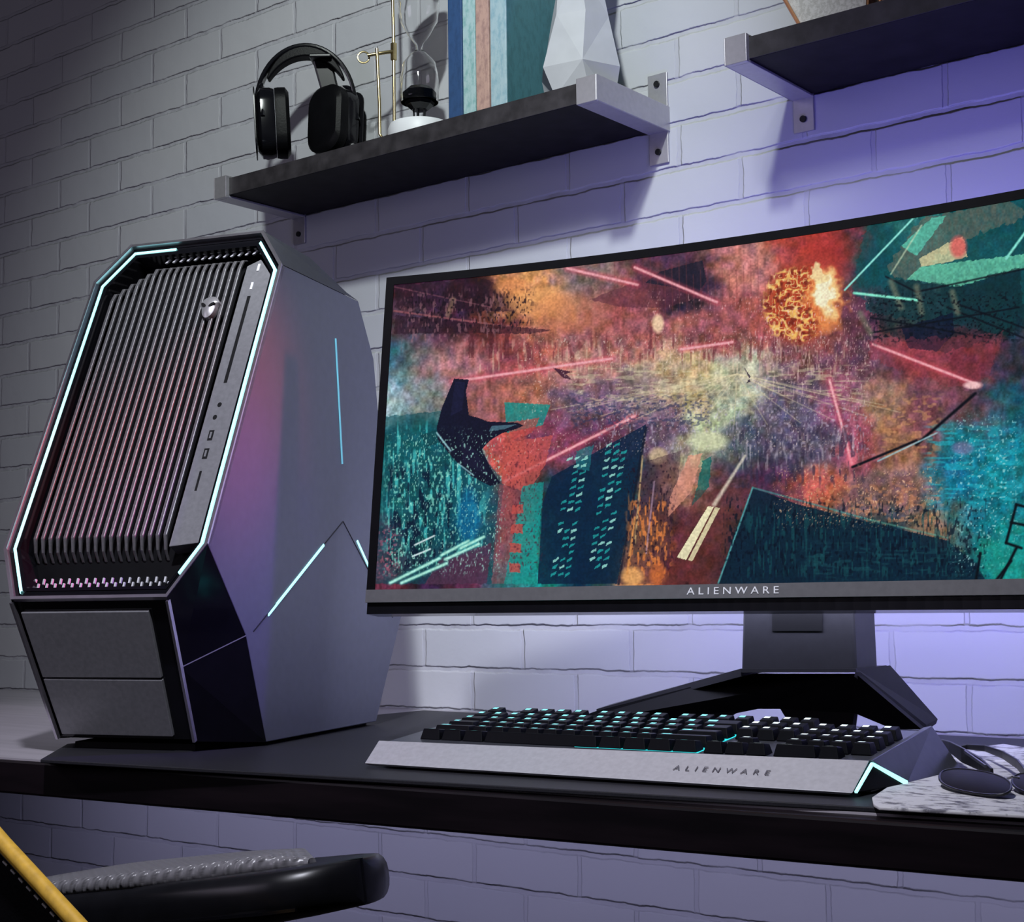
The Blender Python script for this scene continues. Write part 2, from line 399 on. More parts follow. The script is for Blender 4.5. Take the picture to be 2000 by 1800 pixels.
strip([4, 5, 6, 7, 0], TEAL, .66, 1.0, .35)
build('rim_channel_floor', [annulus(i2, -.0058, i3, -.0058)], GLOSSB, tower)
# recess back plate
build('grille_back', [(ringT(inset(OCT, .017), -.034), [tuple(range(8))])], MBLACK, tower)
# port panel on the right of the recess
pu0, pu1 = .1985, TW - .0165
pan = [(pu0, .064), (pu1, .068), (pu1, .408), (pu1 - .022, .436), (pu0, .428)]
panel = build('port_panel', [hexa([F1(u, s, -.030) for u, s in pan], [F1(u, s, -.012) for u, s in pan])], FASC, tower, bevel=.001)
# slats
ns = 18; sp = (pu0 - .006 - .018) / ns
for i in range(ns):
    u = .018 + sp * (i + .5)
    top = .440 if i > 4 else .408 + .0065 * i
    path = [F1(u, .058, -.034), F1(u, .066, -.024), F1(u, .080, -.0165), F1(u, top - .012, -.0145), F1(u, top, -.017), F1(u, top + .010, -.030)]
    build('slat', [quadbar(path, [.0026, .0032, .0044, .0044, .0044, .0030], .0035, (1, 0, 0), tuple(nT))], SLAT, tower, bevel=.0009)
# row of bright mesh pins at the bottom
g = []
for i in range(34):
    u = .026 + i * (.205 - .026) / 33
    s = .025 + (.0055 if i % 2 else 0)
    g.append(quadbar([F1(u, s, -.028), F1(u + .001, s + .0055, -.026)], .0021, .002, (1, 0, 0), tuple(nT)))
build('grille_pins', g, WHITE, tower)
g = []
for i in range(14):
    u = .082 + i * (.208 - .080) / 13
    g.append(quadbar([F1(u, .4475, -.016), F1(u + .0045, .4515, -.015)], .0030, .002, (1, 0, 0), tuple(nT)))
build('slat_top_glints', g, WHITE, tower)  # white dabs painting the glints on the slat tops
# dark hood between slats and top rim
hd = [(.050, .4555), (TW - .046, .4475), (TW - .050, .452), (.056, .452)]
build('grille_hood', [hexa([F1(.05, .4525, -.033), F1(.21, .4525, -.033), F1(.205, .456, -.033), F1(.055, .456, -.033)],
                           [F1(.05, .4525, -.010), F1(.21, .4525, -.010), F1(.205, .456, -.010), F1(.055, .456, -.010)])], GLOSSB, tower)
# optical drive slot, ports
def on_panel(name, u, s, w, h, m, ang=0, d=-.0118, t=.001, parent=None, round_=False):
    if round_:
        pts = [(u + w / 2 * math.cos(a * math.pi / 9), s + h / 2 * math.sin(a * math.pi / 9)) for a in range(18)]
    else:
        ca, sa = math.cos(ang), math.sin(ang)
        pts = [(u + x * w / 2 * ca - y * h / 2 * sa, s + x * w / 2 * sa + y * h / 2 * ca) for x, y in ((-1, -1), (1, -1), (1, 1), (-1, 1))]
    return build(name, [hexa([F1(a, b, d - t) for a, b in pts], [F1(a, b, d) for a, b in pts])], m, parent or panel)
on_panel('disc_slot', .2125, .325, .0042, .118, PORT)
on_panel('eject_button', .2125, .398, .0028, .010, WHITE, d=-.0112)
on_panel('eject_button', .2150, .424, .0030, .010, WHITE, d=-.0112)
on_panel('audio_jack', .2130, .2375, .0052, .0062, PORT, round_=True)
on_panel('audio_jack', .2115, .2215, .0052, .0062, PORT, round_=True)
for s, h in ((.1985, .013), (.1755, .013)):
    pz = on_panel('usb_port', .2125, s, .0062, h, PORT)
    on_panel('port_tongue', .2125, s, .0022, h * .6, FASC, d=-.0112, parent=pz)
on_panel('card_slot', .2125, .142, .0028, .024, PORT)
# round head emblem on the slats
head = build('head_emblem', [loft([[F1(.1655 + r * math.cos(a * math.pi / 12) * (1 if math.sin(a * math.pi / 12) > 0 else .72), .3725 + (r * 1.0 if math.sin(a * math.pi / 12) > 0 else r * 1.35) * math.sin(a * math.pi / 12), d)
                               for a in range(24)] for r, d in ((.0125, -.016), (.0125, -.008), (.009, -.0055), (.004, -.0045))])], STEEL, tower, smooth=True)
for sx in (1, -1):
    pts = []
    for a in range(16):
        t = a * math.pi / 8; x = .0042 * math.cos(t); y = .0019 * math.sin(t); an = R(38) * sx
        pts.append((.1655 + sx * .0052 + x * math.cos(an) - y * math.sin(an), .3712 + x * math.sin(an) + y * math.cos(an)))
    build('emblem_eye', [hexa([F1(a, b, -.010) for a, b in pts], [F1(a, b, -.0042) for a, b in pts])], PORT, head)

# lower front
LM = .041
L0, L1 = (-.1325, .1575), (-.065, .0105)      # (v, z) top and bottom of the lower face
def LF(u, k, d=0):
    v = L0[0] + (L1[0] - L0[0]) * k; z = L0[1] + (L1[1] - L0[1]) * k
    n = Vector((0, -.907, -.420)); return tuple(Vector((u, v, z)) + n * d)
ul = lambda k: cb + (LM - cb) * k
build('lower_front_shell', [hexa([LF(ul(0), 0, -.02), LF(TW - ul(0), 0, -.02), LF(TW - ul(1), 1, -.02), LF(ul(1), 1, -.02)],
                                 [LF(ul(0), 0, -.004), LF(TW - ul(0), 0, -.004), LF(TW - ul(1), 1, -.004), LF(ul(1), 1, -.004)])], GLOSSB, tower)
for k0, k1 in ((.075, .545), (.56, .97)):
    a0, a1 = ul(k0) + .0065, ul(k1) + .0065; b0, b1 = TW - ul(k0) - .026, TW - ul(k1) - .026
    build('lower_panel', [hexa([LF(a0, k0, -.006), LF(b0, k0, -.006), LF(b1, k1, -.006), LF(a1, k1, -.006)],
                               [LF(a0, k0, 0), LF(b0, k0, 0), LF(b1, k1, 0), LF(a1, k1, 0)])], FASC, tower, bevel=.0008)
for side in (0, 1):
    p = []
    for k in (0, 1):
        u = ul(k) if side == 0 else TW - ul(k)
        p.append(LF(u, k, 0))
    sgn = 1 if side == 0 else -1
    build('lower_trim', [quadbar(p, .0030, .005, (1, 0, 0), (0, -.907, -.42))], RIM, tower)
# body shell: side panels (polygon in the u = W plane) and facets
def Lp(u, v, z): return (u, v, z - .005)
SIDEP = [(-.1080, .2185), (-.0320, .1240), (.0116, .0085), (.2866, .0085), (.3656, .1400), (.3276, .2390), (.2846, .4660), (.2410, .5330), (.0450, .5400)]
for sgn, U in ((1, TW), (-1, 0.)):
    b = [Lp(U - sgn * .004, v, z) for v, z in SIDEP]; t = [Lp(U, v, z) for v, z in SIDEP]
    sp_ = build('side_panel', [hexa(b, t)], SIDE, tower, bevel=.0012)
    # thin grooves: chevron
    def seg(a, b, wd, m, name, lift=.0004):
        a = Vector((U + sgn * lift, a[0], a[1] - .005)); b = Vector((U + sgn * lift, b[0], b[1] - .005)); d = (b - a).normalized()
        return build(name, [quadbar([a, b], wd, .0012, tuple(d.cross(Vector((1, 0, 0)))), (1, 0, 0))], m, sp_)
    seg((-.0161, .1280), (.1965, .2551), .0011, PORT, 'panel_groove', .0)
    seg((.1965, .2551), (.3367, .1172 + .02), .0011, PORT, 'panel_groove', .0)
    seg((.0146, .1450), (.1458, .2252), .0030, TEAL, 'light_strip')
    seg((.2339, .2327), (.3050, .1640), .0030, TEAL, 'light_strip')
    seg((.1776, .4758), (.1943, .3245), .0026, TEALDIM, 'light_strip')
    m_ = sgn
    ins = lambda x: (x if sgn < 0 else TW - x)
    # lower facet between rim chamfer and side panel
    A = Lp(U, -.1080, .2185); B = Lp(U, -.0320, .1240); Cc = Lp(U, .0116, .0085)
    P1 = tuple(Vector(F1(ins(cb), 0, 0))); P2 = LF(ins(LM), 1, 0)
    mid = tuple((Vector(P1) * .52 + Vector(P2) * .48)); 
    fu = build('lower_facet', [([A, P1, mid, B], [(0, 1, 2, 3)])], GLOSSB, tower)
    fl = build('lower_facet', [([mid, P2, Cc, B], [(0, 1, 2, 3)])], MBLACK, tower)
    build('facet_seam', [quadbar([Vector(mid), Vector(B)], .0012, .0012, (0, 0, 1), (0, 1, 0))], FASC, fu)
    # top chamfer strip running back from the rim
    t0 = F1(ins(ch), .4680, 0); t1 = F1(U, .4155, 0)
    r0 = Lp(ins(.030), .170, .5760); r1 = Lp(U, .2410, .5330); r2 = Lp(ins(.012), .238, .5420)
    build('top_chamfer', [([t1, t0, r0, r2, r1], [(0, 1, 2, 3, 4)])], GUN, tower)
    sl = build('rim_edge', [quadbar([F1(ins(0), .4155, .0005), F1(ins(ch), .4680, .0005)], .0016, .002, (0, .43, .9), tuple(nT))], RIM, tower)
T0, T1 = F1(ch, .4680, 0), F1(TW - ch, .4680, 0)
build('top_panel', [([T0, T1, Lp(TW - .030, .170, .5760), Lp(.030, .170, .5760)], [(0, 1, 2, 3)]),
                    ([Lp(TW - .030, .170, .5760), Lp(.030, .170, .5760), Lp(.012, .238, .5420), Lp(TW - .012, .238, .5420)], [(0, 1, 2, 3)])], GUN, tower)
back = [(.2866, .0085), (.3656, .1400), (.3276, .2390), (.2846, .4660), (.2410, .5330)]
build('back_panel', [([Lp(u, v, z) for v, z in back for u in (.002, TW - .002)], [(2 * i, 2 * i + 1, 2 * i + 3, 2 * i + 2) for i in range(4)])], MBLACK, tower)
build('base', [hexa([(.052, -.05, -.0003), (TW - .05, -.05, -.0003), (TW - .012, .283, -.0003), (.012, .283, -.0003)], [(.052, -.05, .006), (TW - .05, -.05, .006), (TW - .012, .283, .006), (.012, .283, .006)])], MBLACK, tower)
build('inner_core', [hexa([Lp(u, v, z) for u, v, z in ((.02, -.02, .012), (TW - .02, -.02, .012), (TW - .02, .28, .012), (.02, .28, .012))],
                          [Lp(u, v, z) for u, v, z in ((.02, .08, .5), (TW - .02, .08, .5), (TW - .02, .26, .5), (.02, .26, .5))])], MBLACK, tower)

# ---------------------------------------------------------------- curved monitor
MC = (-.7311, -.4076, 0); MTH = R(6.917); MTI = R(6.527); MR = 1.9; HW = .405
monitor = thing('monitor', 'wide curved black monitor showing a battle over a city, on an angled stand', 'monitor', MC, MTH)
ZS0, ZS1 = .1702, .5165
def mp(u, z, d=0):
    """u along the arc, z height before tilt, d depth behind the screen face"""
    a = u / MR; rr = MR + d
    lx = rr * math.sin(a); ly = -(MR - rr * math.cos(a)); ly = rr * math.cos(a) - MR
    h = z - .15
    return (lx, ly + h * math.sin(MTI) + 0 * d, .15 + h * math.cos(MTI) - d * math.sin(MTI))
def arcslab(u0, u1, z0, z1, d0, d1, n=48, taper=0):
    rings = []
    for i in range(n + 1):
        u = u0 + (u1 - u0) * i / n
        rings.append([mp(u, z0 + taper, d1), mp(u, z1 - taper, d1), mp(u, z1, d0), mp(u, z0, d0)])
    return loft(rings)
BEZ = mat('bezel_black', (.002, .002, .003), .5, spec=.12, noise=(60, .8, 1.2))
build('bezel', [arcslab(-HW, HW, ZS1 - .009, ZS1, -.0012, .012), arcslab(-HW, -HW + .0095, ZS0, ZS1 - .009, -.0012, .012, 4),
                arcslab(HW - .0095, HW, ZS0, ZS1 - .009, -.0012, .012, 4)], BEZ, monitor)
CHIN = mat('chin_plastic', (.13, .13, .135), .42, .2, noise=(150, .92, 1.08))
build('chin', [arcslab(-HW, HW, ZS0 - .0135, ZS0, -.0025, .012)], CHIN, monitor)
build('chin_underside', [arcslab(-HW + .0008, HW - .0008, ZS0 - .0255, ZS0 - .0137, .0015, .03)], GLOSSB, monitor)
build('rear_shell', [arcslab(-HW, HW, ZS0 - .012, ZS1, .0122, .026), arcslab(-.30, .30, .20, .47, .0262, .055, 24, taper=.02)], BLACK, monitor)

# stand
sx, sy = -.722, -.30
def ml_(p):
    q = Matrix.Rotation(-MTH, 4, 'Z') @ (Vector(p) - Vector(MC)); return tuple(q)
colg = hexa([ml_(at(1447, 1310, 1, -.30)), ml_(at(1672, 1310, 1, -.285)), ml_(at(1672, 1310, 1, -.285) + np.array([.0, .05, 0])), ml_(at(1447, 1310, 1, -.30) + np.array([0, .05, 0]))],
            [ml_(at(1452, 1120, 1, -.30)), ml_(at(1663, 1120, 1, -.285)), ml_(at(1663, 1120, 1, -.285) + np.array([.0, .05, 0])), ml_(at(1452, 1120, 1, -.30) + np.array([0, .05, 0]))])
STD = mat('stand_plastic', (.022, .022, .026), .45, .1, noise=(120, .9, 1.1))
stc = build('stand_column', [colg], STD, monitor, bevel=.003)
q = [ml_(at(x, y, 1, -.3008 + .015 * (x - 1447) / 225)) for x, y in ((1508, 1232), (1606, 1232), (1606, 1150), (1508, 1150))]
q2 = [ml_(at(x, y, 1, -.290)) for x, y in ((1508, 1232), (1606, 1232), (1606, 1150), (1508, 1150))]
build('cable_opening', [hexa(q2, q)], PORT, stc)
# stand foot: raised hub with two blades reaching to the desk
hubL, hubR = at(1447, 1313, 1, -.305), at(1672, 1313, 1, -.290)
tipR = at(1806, 1417, 1, -.13); tipL = at(1165, 1386, 1, -.16)
def W(p, dx=0, dy=0, dz=0): return ml_((p[0] + dx, p[1] + dy, p[2] + dz))
mid1 = at(1440, 1382, 1, -.30); mid2 = at(1545, 1381, 1, -.30)
foot = [
    hexa([W(hubL), W(hubR), W(hubR, 0, .07), W(hubL, 0, .07)], [W(hubL, 0, 0, .004), W(hubR, 0, 0, .004), W(hubR, 0, .07, .004), W(hubL, 0, .07, .004)]),
    # right blade
    hexa([W(hubR, -.002, 0, -.004), W(hubR, .0, .07, 0), (W(tipR, 0, .03, 0)), (W(tipR, 0, 0, -.006))],
         [W(hubR, 0, 0, .004), W(hubR, .004, .07, .004), (W(tipR, .002, .03, .005)), (W(tipR, .002, 0, .001))]),
    # left blade
    hexa([W(hubL, 0, 0, -.004), W(hubL, 0, .07, 0), (W(tipL, 0, .03, 0)), (W(tipL, 0, 0, -.006))],
         [W(hubL, 0, 0, .004), W(hubL, 0, .07, .004), (W(tipL, 0, .03, .005)), (W(tipL, 0, 0, .001))]),
    ]
build('stand_foot', foot, GUN if False else STD, monitor)
# inner apron under the hub (dark legs going down to the desk)
ap = [(1447, 1316), (1672, 1316), (1800, 1424), (1745, 1424), (1668, 1392), (1664, 1424), (1548, 1424), (1524, 1384), (1480, 1384), (1430, 1394), (1380, 1424), (1060, 1424), (1165, 1388)]
fa = [ml_(at(x, y, 1, -.285 if x > 1447 and y < 1350 else -.26)) for x, y in ap]
ba = [tuple(Vector(p) + Vector((0, .012, 0))) for p in fa]
build('stand_legs', [hexa(fa, ba)], MBLACK, monitor)

# screen picture, painted on the panel's own mesh
def screen_colors(X, Y):
    CP = """780,560,60,25,50 850,580,75,40,70 930,575,50,20,35 1000,565,205,135,80 1060,600,235,155,95 1150,560,140,110,110 1200,600,165,80,85 1300,540,90,50,70 1360,560,40,30,55 1430,540,190,110,105 1480,520,200,125,120 1560,500,170,60,55 1600,470,190,60,50 1655,480,110,50,60 1720,500,5,80,90 1800,470,60,140,130 1900,450,20,90,95 1980,440,10,80,90
780,640,80,60,80 860,640,70,35,55 950,650,110,45,45 1050,650,175,95,80 1150,660,160,90,90 1250,650,175,95,95 1400,640,165,85,90 1480,620,175,85,85 1570,680,150,80,85 1680,620,90,50,70 1800,600,60,80,80 1900,590,20,50,60 1980,600,10,60,70
770,700,40,110,130 830,700,140,110,110 900,710,190,120,130 1000,700,160,70,80 1150,710,190,130,120 1300,725,205,170,130 1450,730,190,190,165 1550,720,120,80,95 1700,700,110,65,85 1800,690,150,60,70 1900,690,110,45,60 1985,700,50,50,70
760,785,160,190,200 820,775,130,140,140 950,770,160,90,90 1020,760,170,100,80 1150,780,120,90,120 1250,770,140,115,125 1350,755,190,165,120 1430,760,180,190,165 1550,790,95,85,115 1640,780,150,80,110 1720,780,155,115,90 1830,770,125,70,85 1900,800,100,60,75 1980,790,20,90,110
770,860,10,110,115 830,890,10,95,105 1000,890,200,80,75 1080,880,135,60,90 1180,870,100,50,80 1290,850,110,80,110 1380,862,205,210,165 1440,880,60,70,90 1530,870,90,80,110 1600,880,90,80,105 1680,870,165,70,90 1740,860,165,115,80 1800,830,130,70,80 1900,860,10,125,145 1980,880,10,145,165
750,960,20,110,115 850,960,5,70,85 920,960,10,90,120 1000,960,190,75,70 1060,960,10,60,80 1130,960,5,50,80 1200,940,15,90,100 1270,960,60,45,60 1330,950,200,140,115 1400,950,100,60,70 1500,940,90,45,75 1600,945,200,90,70 1700,960,125,90,90 1780,960,135,90,90 1850,950,10,115,155 1980,960,10,130,150
745,1050,90,50,80 820,1060,5,70,80 920,1040,5,95,135 1000,1050,180,80,75 1050,1050,10,150,140 1100,1050,5,50,75 1200,1050,8,70,90 1260,1050,190,110,50 1320,1050,90,40,50 1400,1020,100,50,50 1480,1040,5,40,65 1600,1060,10,60,70 1750,1050,10,50,70 1830,1020,150,110,80 1900,1010,10,120,140 1980,1060,10,140,140
745,1120,130,50,80 850,1120,60,30,60 930,1110,100,40,80 1000,1120,40,130,130 1060,1120,10,150,140 1130,1120,5,40,70 1180,1120,5,60,80 1230,1120,235,140,70 1310,1110,110,40,50 1370,1110,90,40,40 1450,1110,10,30,55 1600,1110,5,35,55 1750,1110,5,50,75 1850,1120,5,40,55 1930,1110,10,110,110 1985,1120,10,150,140"""
    cp = np.array([[float(v) for v in t.split(',')] for t in CP.split()], dtype=np.float32)
    X = X.astype(np.float32); Y = Y.astype(np.float32)
    # jittered lookup for a painterly, broken-up field
    def vn(x, y, s, seed):
        x = x / s; y = y / s; xi = np.floor(x); yi = np.floor(y); fx = x - xi; fy = y - yi
        fx = fx * fx * (3 - 2 * fx); fy = fy * fy * (3 - 2 * fy)
        def h(a, b):
            v = np.sin(a * 127.1 + b * 311.7 + seed * 74.7) * 43758.5453; return v - np.floor(v)
        return (h(xi, yi) * (1 - fx) + h(xi + 1, yi) * fx) * (1 - fy) + (h(xi, yi + 1) * (1 - fx) + h(xi + 1, yi + 1) * fx) * fy
    jx = X + 36 * (vn(X, Y, 22, 1) - .5) + 14 * (vn(X, Y, 8, 2) - .5); jy = Y + 30 * (vn(X, Y, 26, 3) - .5) + 14 * (vn(X, Y, 7, 4) - .5)
    jx = np.minimum(jx, 1992 + 30 * vn(X, Y, 18, 51)); num = np.zeros((len(X), 3), np.float32); den = np.zeros(len(X), np.float32) + 1e-9
    for x, y, r, g, b in cp:
        w_ = np.exp(-((jx - x) ** 2 + ((jy - y) * 1.15) ** 2) / (2 * 30. ** 2)); den += w_; num += w_[:, None] * np.array([r, g, b], np.float32)
    C = num / den[:, None]
    XW = X + 12 * (vn(X, Y, 10, 5) - .5) + 5 * (vn(X, Y, 3.2, 6) - .5); YW = Y + 12 * (vn(X, Y, 11, 7) - .5) + 5 * (vn(X, Y, 3.4, 8) - .5)
    XV = X + 3 * (vn(X, Y, 5, 15) - .5); YV = Y + 3 * (vn(X, Y, 5, 16) - .5)
    # broad brushwork
    lum = 1 + .34 * (vn(X + .4 * Y, Y, 17, 91) - .5) + .30 * (vn(X, Y * .45, 6, 92) - .5) + .24 * (vn(X, Y, 3.2, 93) - .5)
    C = C * lum[:, None]
    C[:, 0] += 26 * (vn(X, Y, 12, 94) - .5); C[:, 2] += 30 * (vn(X, Y, 14, 95) - .5)
    def mix(m, col, a=1.):
        m = np.clip(m * a, 0, 1)[:, None]; C[:] = C * (1 - m) + np.array(col, np.float32) * m
    def poly(pts, col, a=1., tex=0.):
        ins = np.zeros(len(X), bool); n = len(pts); PX, PY = (XW, YW) if tex >= .45 else (XV, YV) if a < .9 else (X, Y)
        for i in range(n):
            x1, y1 = pts[i]; x2, y2 = pts[(i + 1) % n]
            if y1 == y2: continue
            c = ((y1 > PY) != (y2 > PY)) & (PX < (x2 - x1) * (PY - y1) / (y2 - y1) + x1); ins ^= c
        m = ins.astype(np.float32)
        if tex: m = m * (1 - tex * (.6 * vn(X, Y, 7, 9) + .6 * vn(X, Y * .35, 3, 10)))
        mix(m, col, a)
    def line(x1, y1, x2, y2, wd, col, a=1., wd2=None):
        dx, dy = x2 - x1, y2 - y1; L2 = dx * dx + dy * dy
        t = np.clip(((X - x1) * dx + (Y - y1) * dy) / L2, 0, 1); d = np.hypot(X - x1 - t * dx, Y - y1 - t * dy)
        ww = wd if wd2 is None else wd + (wd2 - wd) * t
        mix(np.clip(1.3 - d / ww, 0, 1), col, a)
    def blob(cx, cy, rx, ry, col, a=1., soft=1.):
        d = ((X - cx) / rx) ** 2 + ((Y - cy) / ry) ** 2; mix(np.clip((1 - d) * 1.5 / soft, 0, 1), col, a)
    sp0 = None
    region = lambda x0, x1, y0, y1: ((X > x0) & (X < x1) & (Y > y0) & (Y < y1)).astype(np.float32)
    def speck(x0, x1, y0, y1, sx, sy, thr, col, a, seed, skew=0.):
        sx *= .62; sy *= .62; thr += .05
        v = vn((X + skew * Y), Y * (sx / sy), sx, seed); edge = np.clip(np.minimum(np.minimum(X - x0, x1 - X), np.minimum(Y - y0, y1 - Y)) / 25, 0, 1)
        mix(np.clip((v - thr) * 8, 0, 1) * edge, col, a)
    # pagoda rooflines at top left
    poly([(770, 552), (950, 545), (1000, 575), (1068, 600), (1030, 612), (985, 606), (770, 600)], (38, 18, 34), .8, .5)
    line(770, 607, 1010, 640, 2.2, (170, 90, 95), .7); line(770, 560, 960, 600, 1.5, (150, 85, 100), .5)
    poly([(772, 615), (1080, 645), (1035, 652), (900, 650), (770, 652)], (42, 18, 34), .75, .4)
    for x in (915, 955, 985): poly([(x, 645), (x + 10, 645), (x + 10, 700), (x, 700)], (90, 35, 45), .7, .3)
    speck(775, 1000, 555, 690, 5, 16, .62, (165, 110, 120), .5, 11)
    line(885, 585, 875, 615, 6, (170, 140, 100), .5)
    # warm glow and haze
    blob(1055, 588, 75, 34, (255, 170, 95), .75); blob(1000, 560, 40, 22, (250, 150, 80), .6); blob(1120, 610, 90, 45, (215, 120, 80), .45)
    blob(1285, 632, 14, 22, (255, 215, 170), .9); line(1272, 640, 1268, 690, 3, (110, 45, 55), .6)
    # city spires on the horizon
    speck(900, 1680, 655, 745, 6, 40, .64, (235, 200, 170), .45, 12); speck(1000, 1680, 640, 720, 7, 34, .62, (120, 50, 60), .6, 13)
    speck(1450, 1720, 630, 800, 4, 14, .70, (225, 180, 185), .5, 14)
    speck(1100, 1700, 700, 800, 30, 5, .60, (225, 215, 170), .45, 15, 0)
    for k in range(22):
        x = 1120 + 25 * k; line(1440, 730, 1440 + (x - 1400) * 1.3, 730 + 70 + 30 * math.sin(k * 3.), 1.2, (230, 215, 170), .4)
    # dark cruiser, top centre
    poly([(1150, 585), (1230, 555), (1300, 525), (1375, 508), (1383, 545), (1368, 580), (1300, 600), (1215, 600)], (92, 42, 60), .7, .4)
    poly([(1290, 530), (1372, 508), (1380, 548), (1362, 575), (1310, 560), (1260, 552)], (22, 28, 48), .9, .3)
    for x in range(1200, 1500, 14): line(x, 500 + (x % 5) * 9, x + 2, 640 - (x % 7) * 9, 1.3, (130, 60, 65), .35)
    # fireball
    blob(1612, 500, 66, 66, (190, 48, 44), .75, 1.4); blob(1575, 590, 108, 112, (205, 85, 60), .55, 2.0); blob(1560, 592, 72, 86, (196, 66, 34), .95, .8)
    ball = np.clip((1 - ((XW - 1553) / 66) ** 2 - ((YW - 596) / 80) ** 2) * 4, 0, 1)
    ridge = 1 - np.abs(2 * vn(X, Y, 11, 21) - 1); mix(ball * np.clip((ridge - .72) * 6, 0, 1), (255, 190, 90), .95)
    ridge = 1 - np.abs(2 * vn(X, Y, 6, 22) - 1); mix(ball * np.clip((ridge - .80) * 7, 0, 1), (255, 220, 140), .8)
    mix(ball * np.clip((vn(X, Y, 7, 23) - .62) * 6, 0, 1), (120, 30, 22), .8)
    XX, YY = X + 26 * (vn(X, Y, 16, 24) - .5) + 10 * (vn(X, Y, 6, 25) - .5), Y + 20 * (vn(X, Y, 14, 26) - .5)
    fl = lambda cx, cy, rx, ry, st: np.clip((1 - ((XX - cx) / rx) ** 2 - ((YY - cy) / ry) ** 2) * st, 0, 1)
    mix(fl(1612, 588, 42, 78, 1.5), (250, 140, 70), .9); mix(fl(1616, 575, 28, 56, 2), (255, 205, 130), .9); mix(fl(1612, 575, 18, 40, 2), (255, 245, 205), .95)
    mix(fl(1600, 535, 12, 30, 2), (255, 225, 160), .9)
    # teal warship, top right
    poly([(1665, 560), (1690, 440), (2010, 380), (2010, 620), (1950, 650), (1700, 610)], (8, 82, 92), .8, .5)
    poly([(1730, 525), (1800, 425), (1960, 392), (2010, 420), (1880, 470), (1770, 545)], (120, 108, 92), .75, .5)
    poly([(1760, 480), (1820, 425), (1850, 420), (1790, 500)], (80, 215, 185), .85, .3)
    poly([(1770, 545), (1800, 520), (2010, 495), (2010, 520), (1870, 560)], (110, 225, 180), .85, .3)
    poly([(1795, 505), (1850, 475), (1880, 462), (1890, 500), (1850, 512), (1800, 520)], (235, 220, 160), .85, .2)
    blob(1872, 482, 20, 26, (240, 85, 85), .8)
    poly([(1690, 590), (1750, 545), (1870, 560), (1990, 520), (2010, 640), (1850, 690), (1740, 660)], (10, 34, 44), .7, .5)
    poly([(1760, 640), (1860, 610), (1865, 650), (1830, 685), (1775, 680)], (8, 20, 50), .85, .2)
    for a_ in ((1700, 650, 1990, 600), (1730, 540, 1790, 570), (1790, 570, 2000, 525), (1700, 620, 1930, 660), (1850, 600, 2000, 660), (1860, 590, 2000, 640)): line(*a_, 2.2, (8, 14, 26), .8)
    for a_ in ((1740, 550, 1760, 600), (1790, 560, 1800, 610), (1680, 612, 1700, 650), (1860, 570, 1870, 610)): line(*a_, 7, (130, 130, 105), .6)
    line(1650, 566, 1782, 428, 2.2, (140, 240, 225)); line(1668, 572, 1792, 586, 3, (130, 250, 215)); line(1965, 505, 2005, 450, 3, (130, 240, 220))
    line(1740, 535, 1800, 440, 2, (210, 230, 190), .6)
    # red ground strip right + laser bolts
    poly([(1700, 665), (1960, 650), (1930, 740), (1860, 755), (1700, 700)], (165, 55, 70), .5, .5)
    for a_ in ((885, 745, 1195, 700), (985, 940, 1240, 812), (1705, 672, 1912, 752), (1620, 742, 1664, 905), (1108, 524, 1245, 556), (1240, 522, 1400, 590), (1330, 682, 1430, 668)):
        line(*a_, 8, (230, 70, 95), .45); line(*a_, 3, (255, 170, 180), .95)
    blob(1900, 752, 22, 9, (255, 200, 200), .9); blob(1664, 895, 12, 22, (255, 120, 140), .7)
    # ground field texture
    speck(1150, 1720, 780, 900, 5, 9, .66, (190, 180, 205), .5, 31); speck(1100, 1400, 760, 850, 8, 5, .55, (50, 55, 95), .6, 32)
    speck(1420, 1700, 830, 930, 6, 30, .60, (185, 175, 190), .5, 33); speck(1420, 1700, 820, 960, 9, 26, .58, (50, 45, 75), .6, 34)
    speck(1700, 1850, 760, 900, 16, 8, .55, (215, 150, 95), .5, 35); speck(1560, 1850, 930, 1040, 14, 10, .55, (225, 140, 90), .5, 36)
    blob(1385, 862, 46, 22, (215, 222, 175), .85); blob(1285, 890, 22, 20, (235, 205, 150), .7)
    # skyline block, left: teal towers with light windows
    poly([(740, 815), (880, 800), (900, 840), (985, 940), (960, 1140), (730, 1140)], (6, 74, 88), .72, .4)
    speck(740, 960, 815, 1080, 7, 42, .60, (60, 200, 200), .75, 41); speck(740, 960, 860, 1130, 5, 10, .66, (120, 225, 205), .7, 42)
    speck(740, 900, 900, 1130, 9, 30, .60, (4, 22, 50), .8, 43); blob(915, 1010, 26, 66, (0, 105, 165), .7)
    speck(728, 790, 1020, 1135, 5, 6, .55, (215, 90, 120), .6, 44)
    poly([(860, 1090), (960, 1060), (950, 1140), (830, 1140)], (105, 42, 75), .75, .3)
    poly([(985, 785), (1075, 790), (1060, 830), (990, 845)], (10, 150, 145), .9, .2); poly([(990, 825), (1055, 815), (1040, 845), (1000, 860)], (205, 70, 65), .8, .3)
    poly([(982, 865), (1080, 850), (1065, 905), (1040, 950), (1025, 960), (980, 945)], (212, 82, 76), .85, .25)
    poly([(975, 945), (1020, 960), (1000, 1140), (960, 1140)], (150, 70, 85), .7, .4)
    poly([(1020, 950), (1062, 940), (1045, 1140), (985, 1140)], (12, 158, 150), .85, .25)
    for k in range(4): poly([(1000 - 2 * k, 985 + 38 * k), (1022 - 2 * k, 985 + 38 * k), (1022 - 2 * k, 1003 + 38 * k), (1000 - 2 * k, 1003 + 38 * k)], (205, 75, 70), .85)
    # twin dark-blue tower
    poly([(1078, 930), (1262, 828), (1250, 900), (1205, 1140), (1050, 1140), (1060, 980)], (4, 34, 66), .92, .15)
    poly([(1125, 880), (1160, 868), (1150, 920), (1125, 915)], (20, 140, 150), .7, .3)
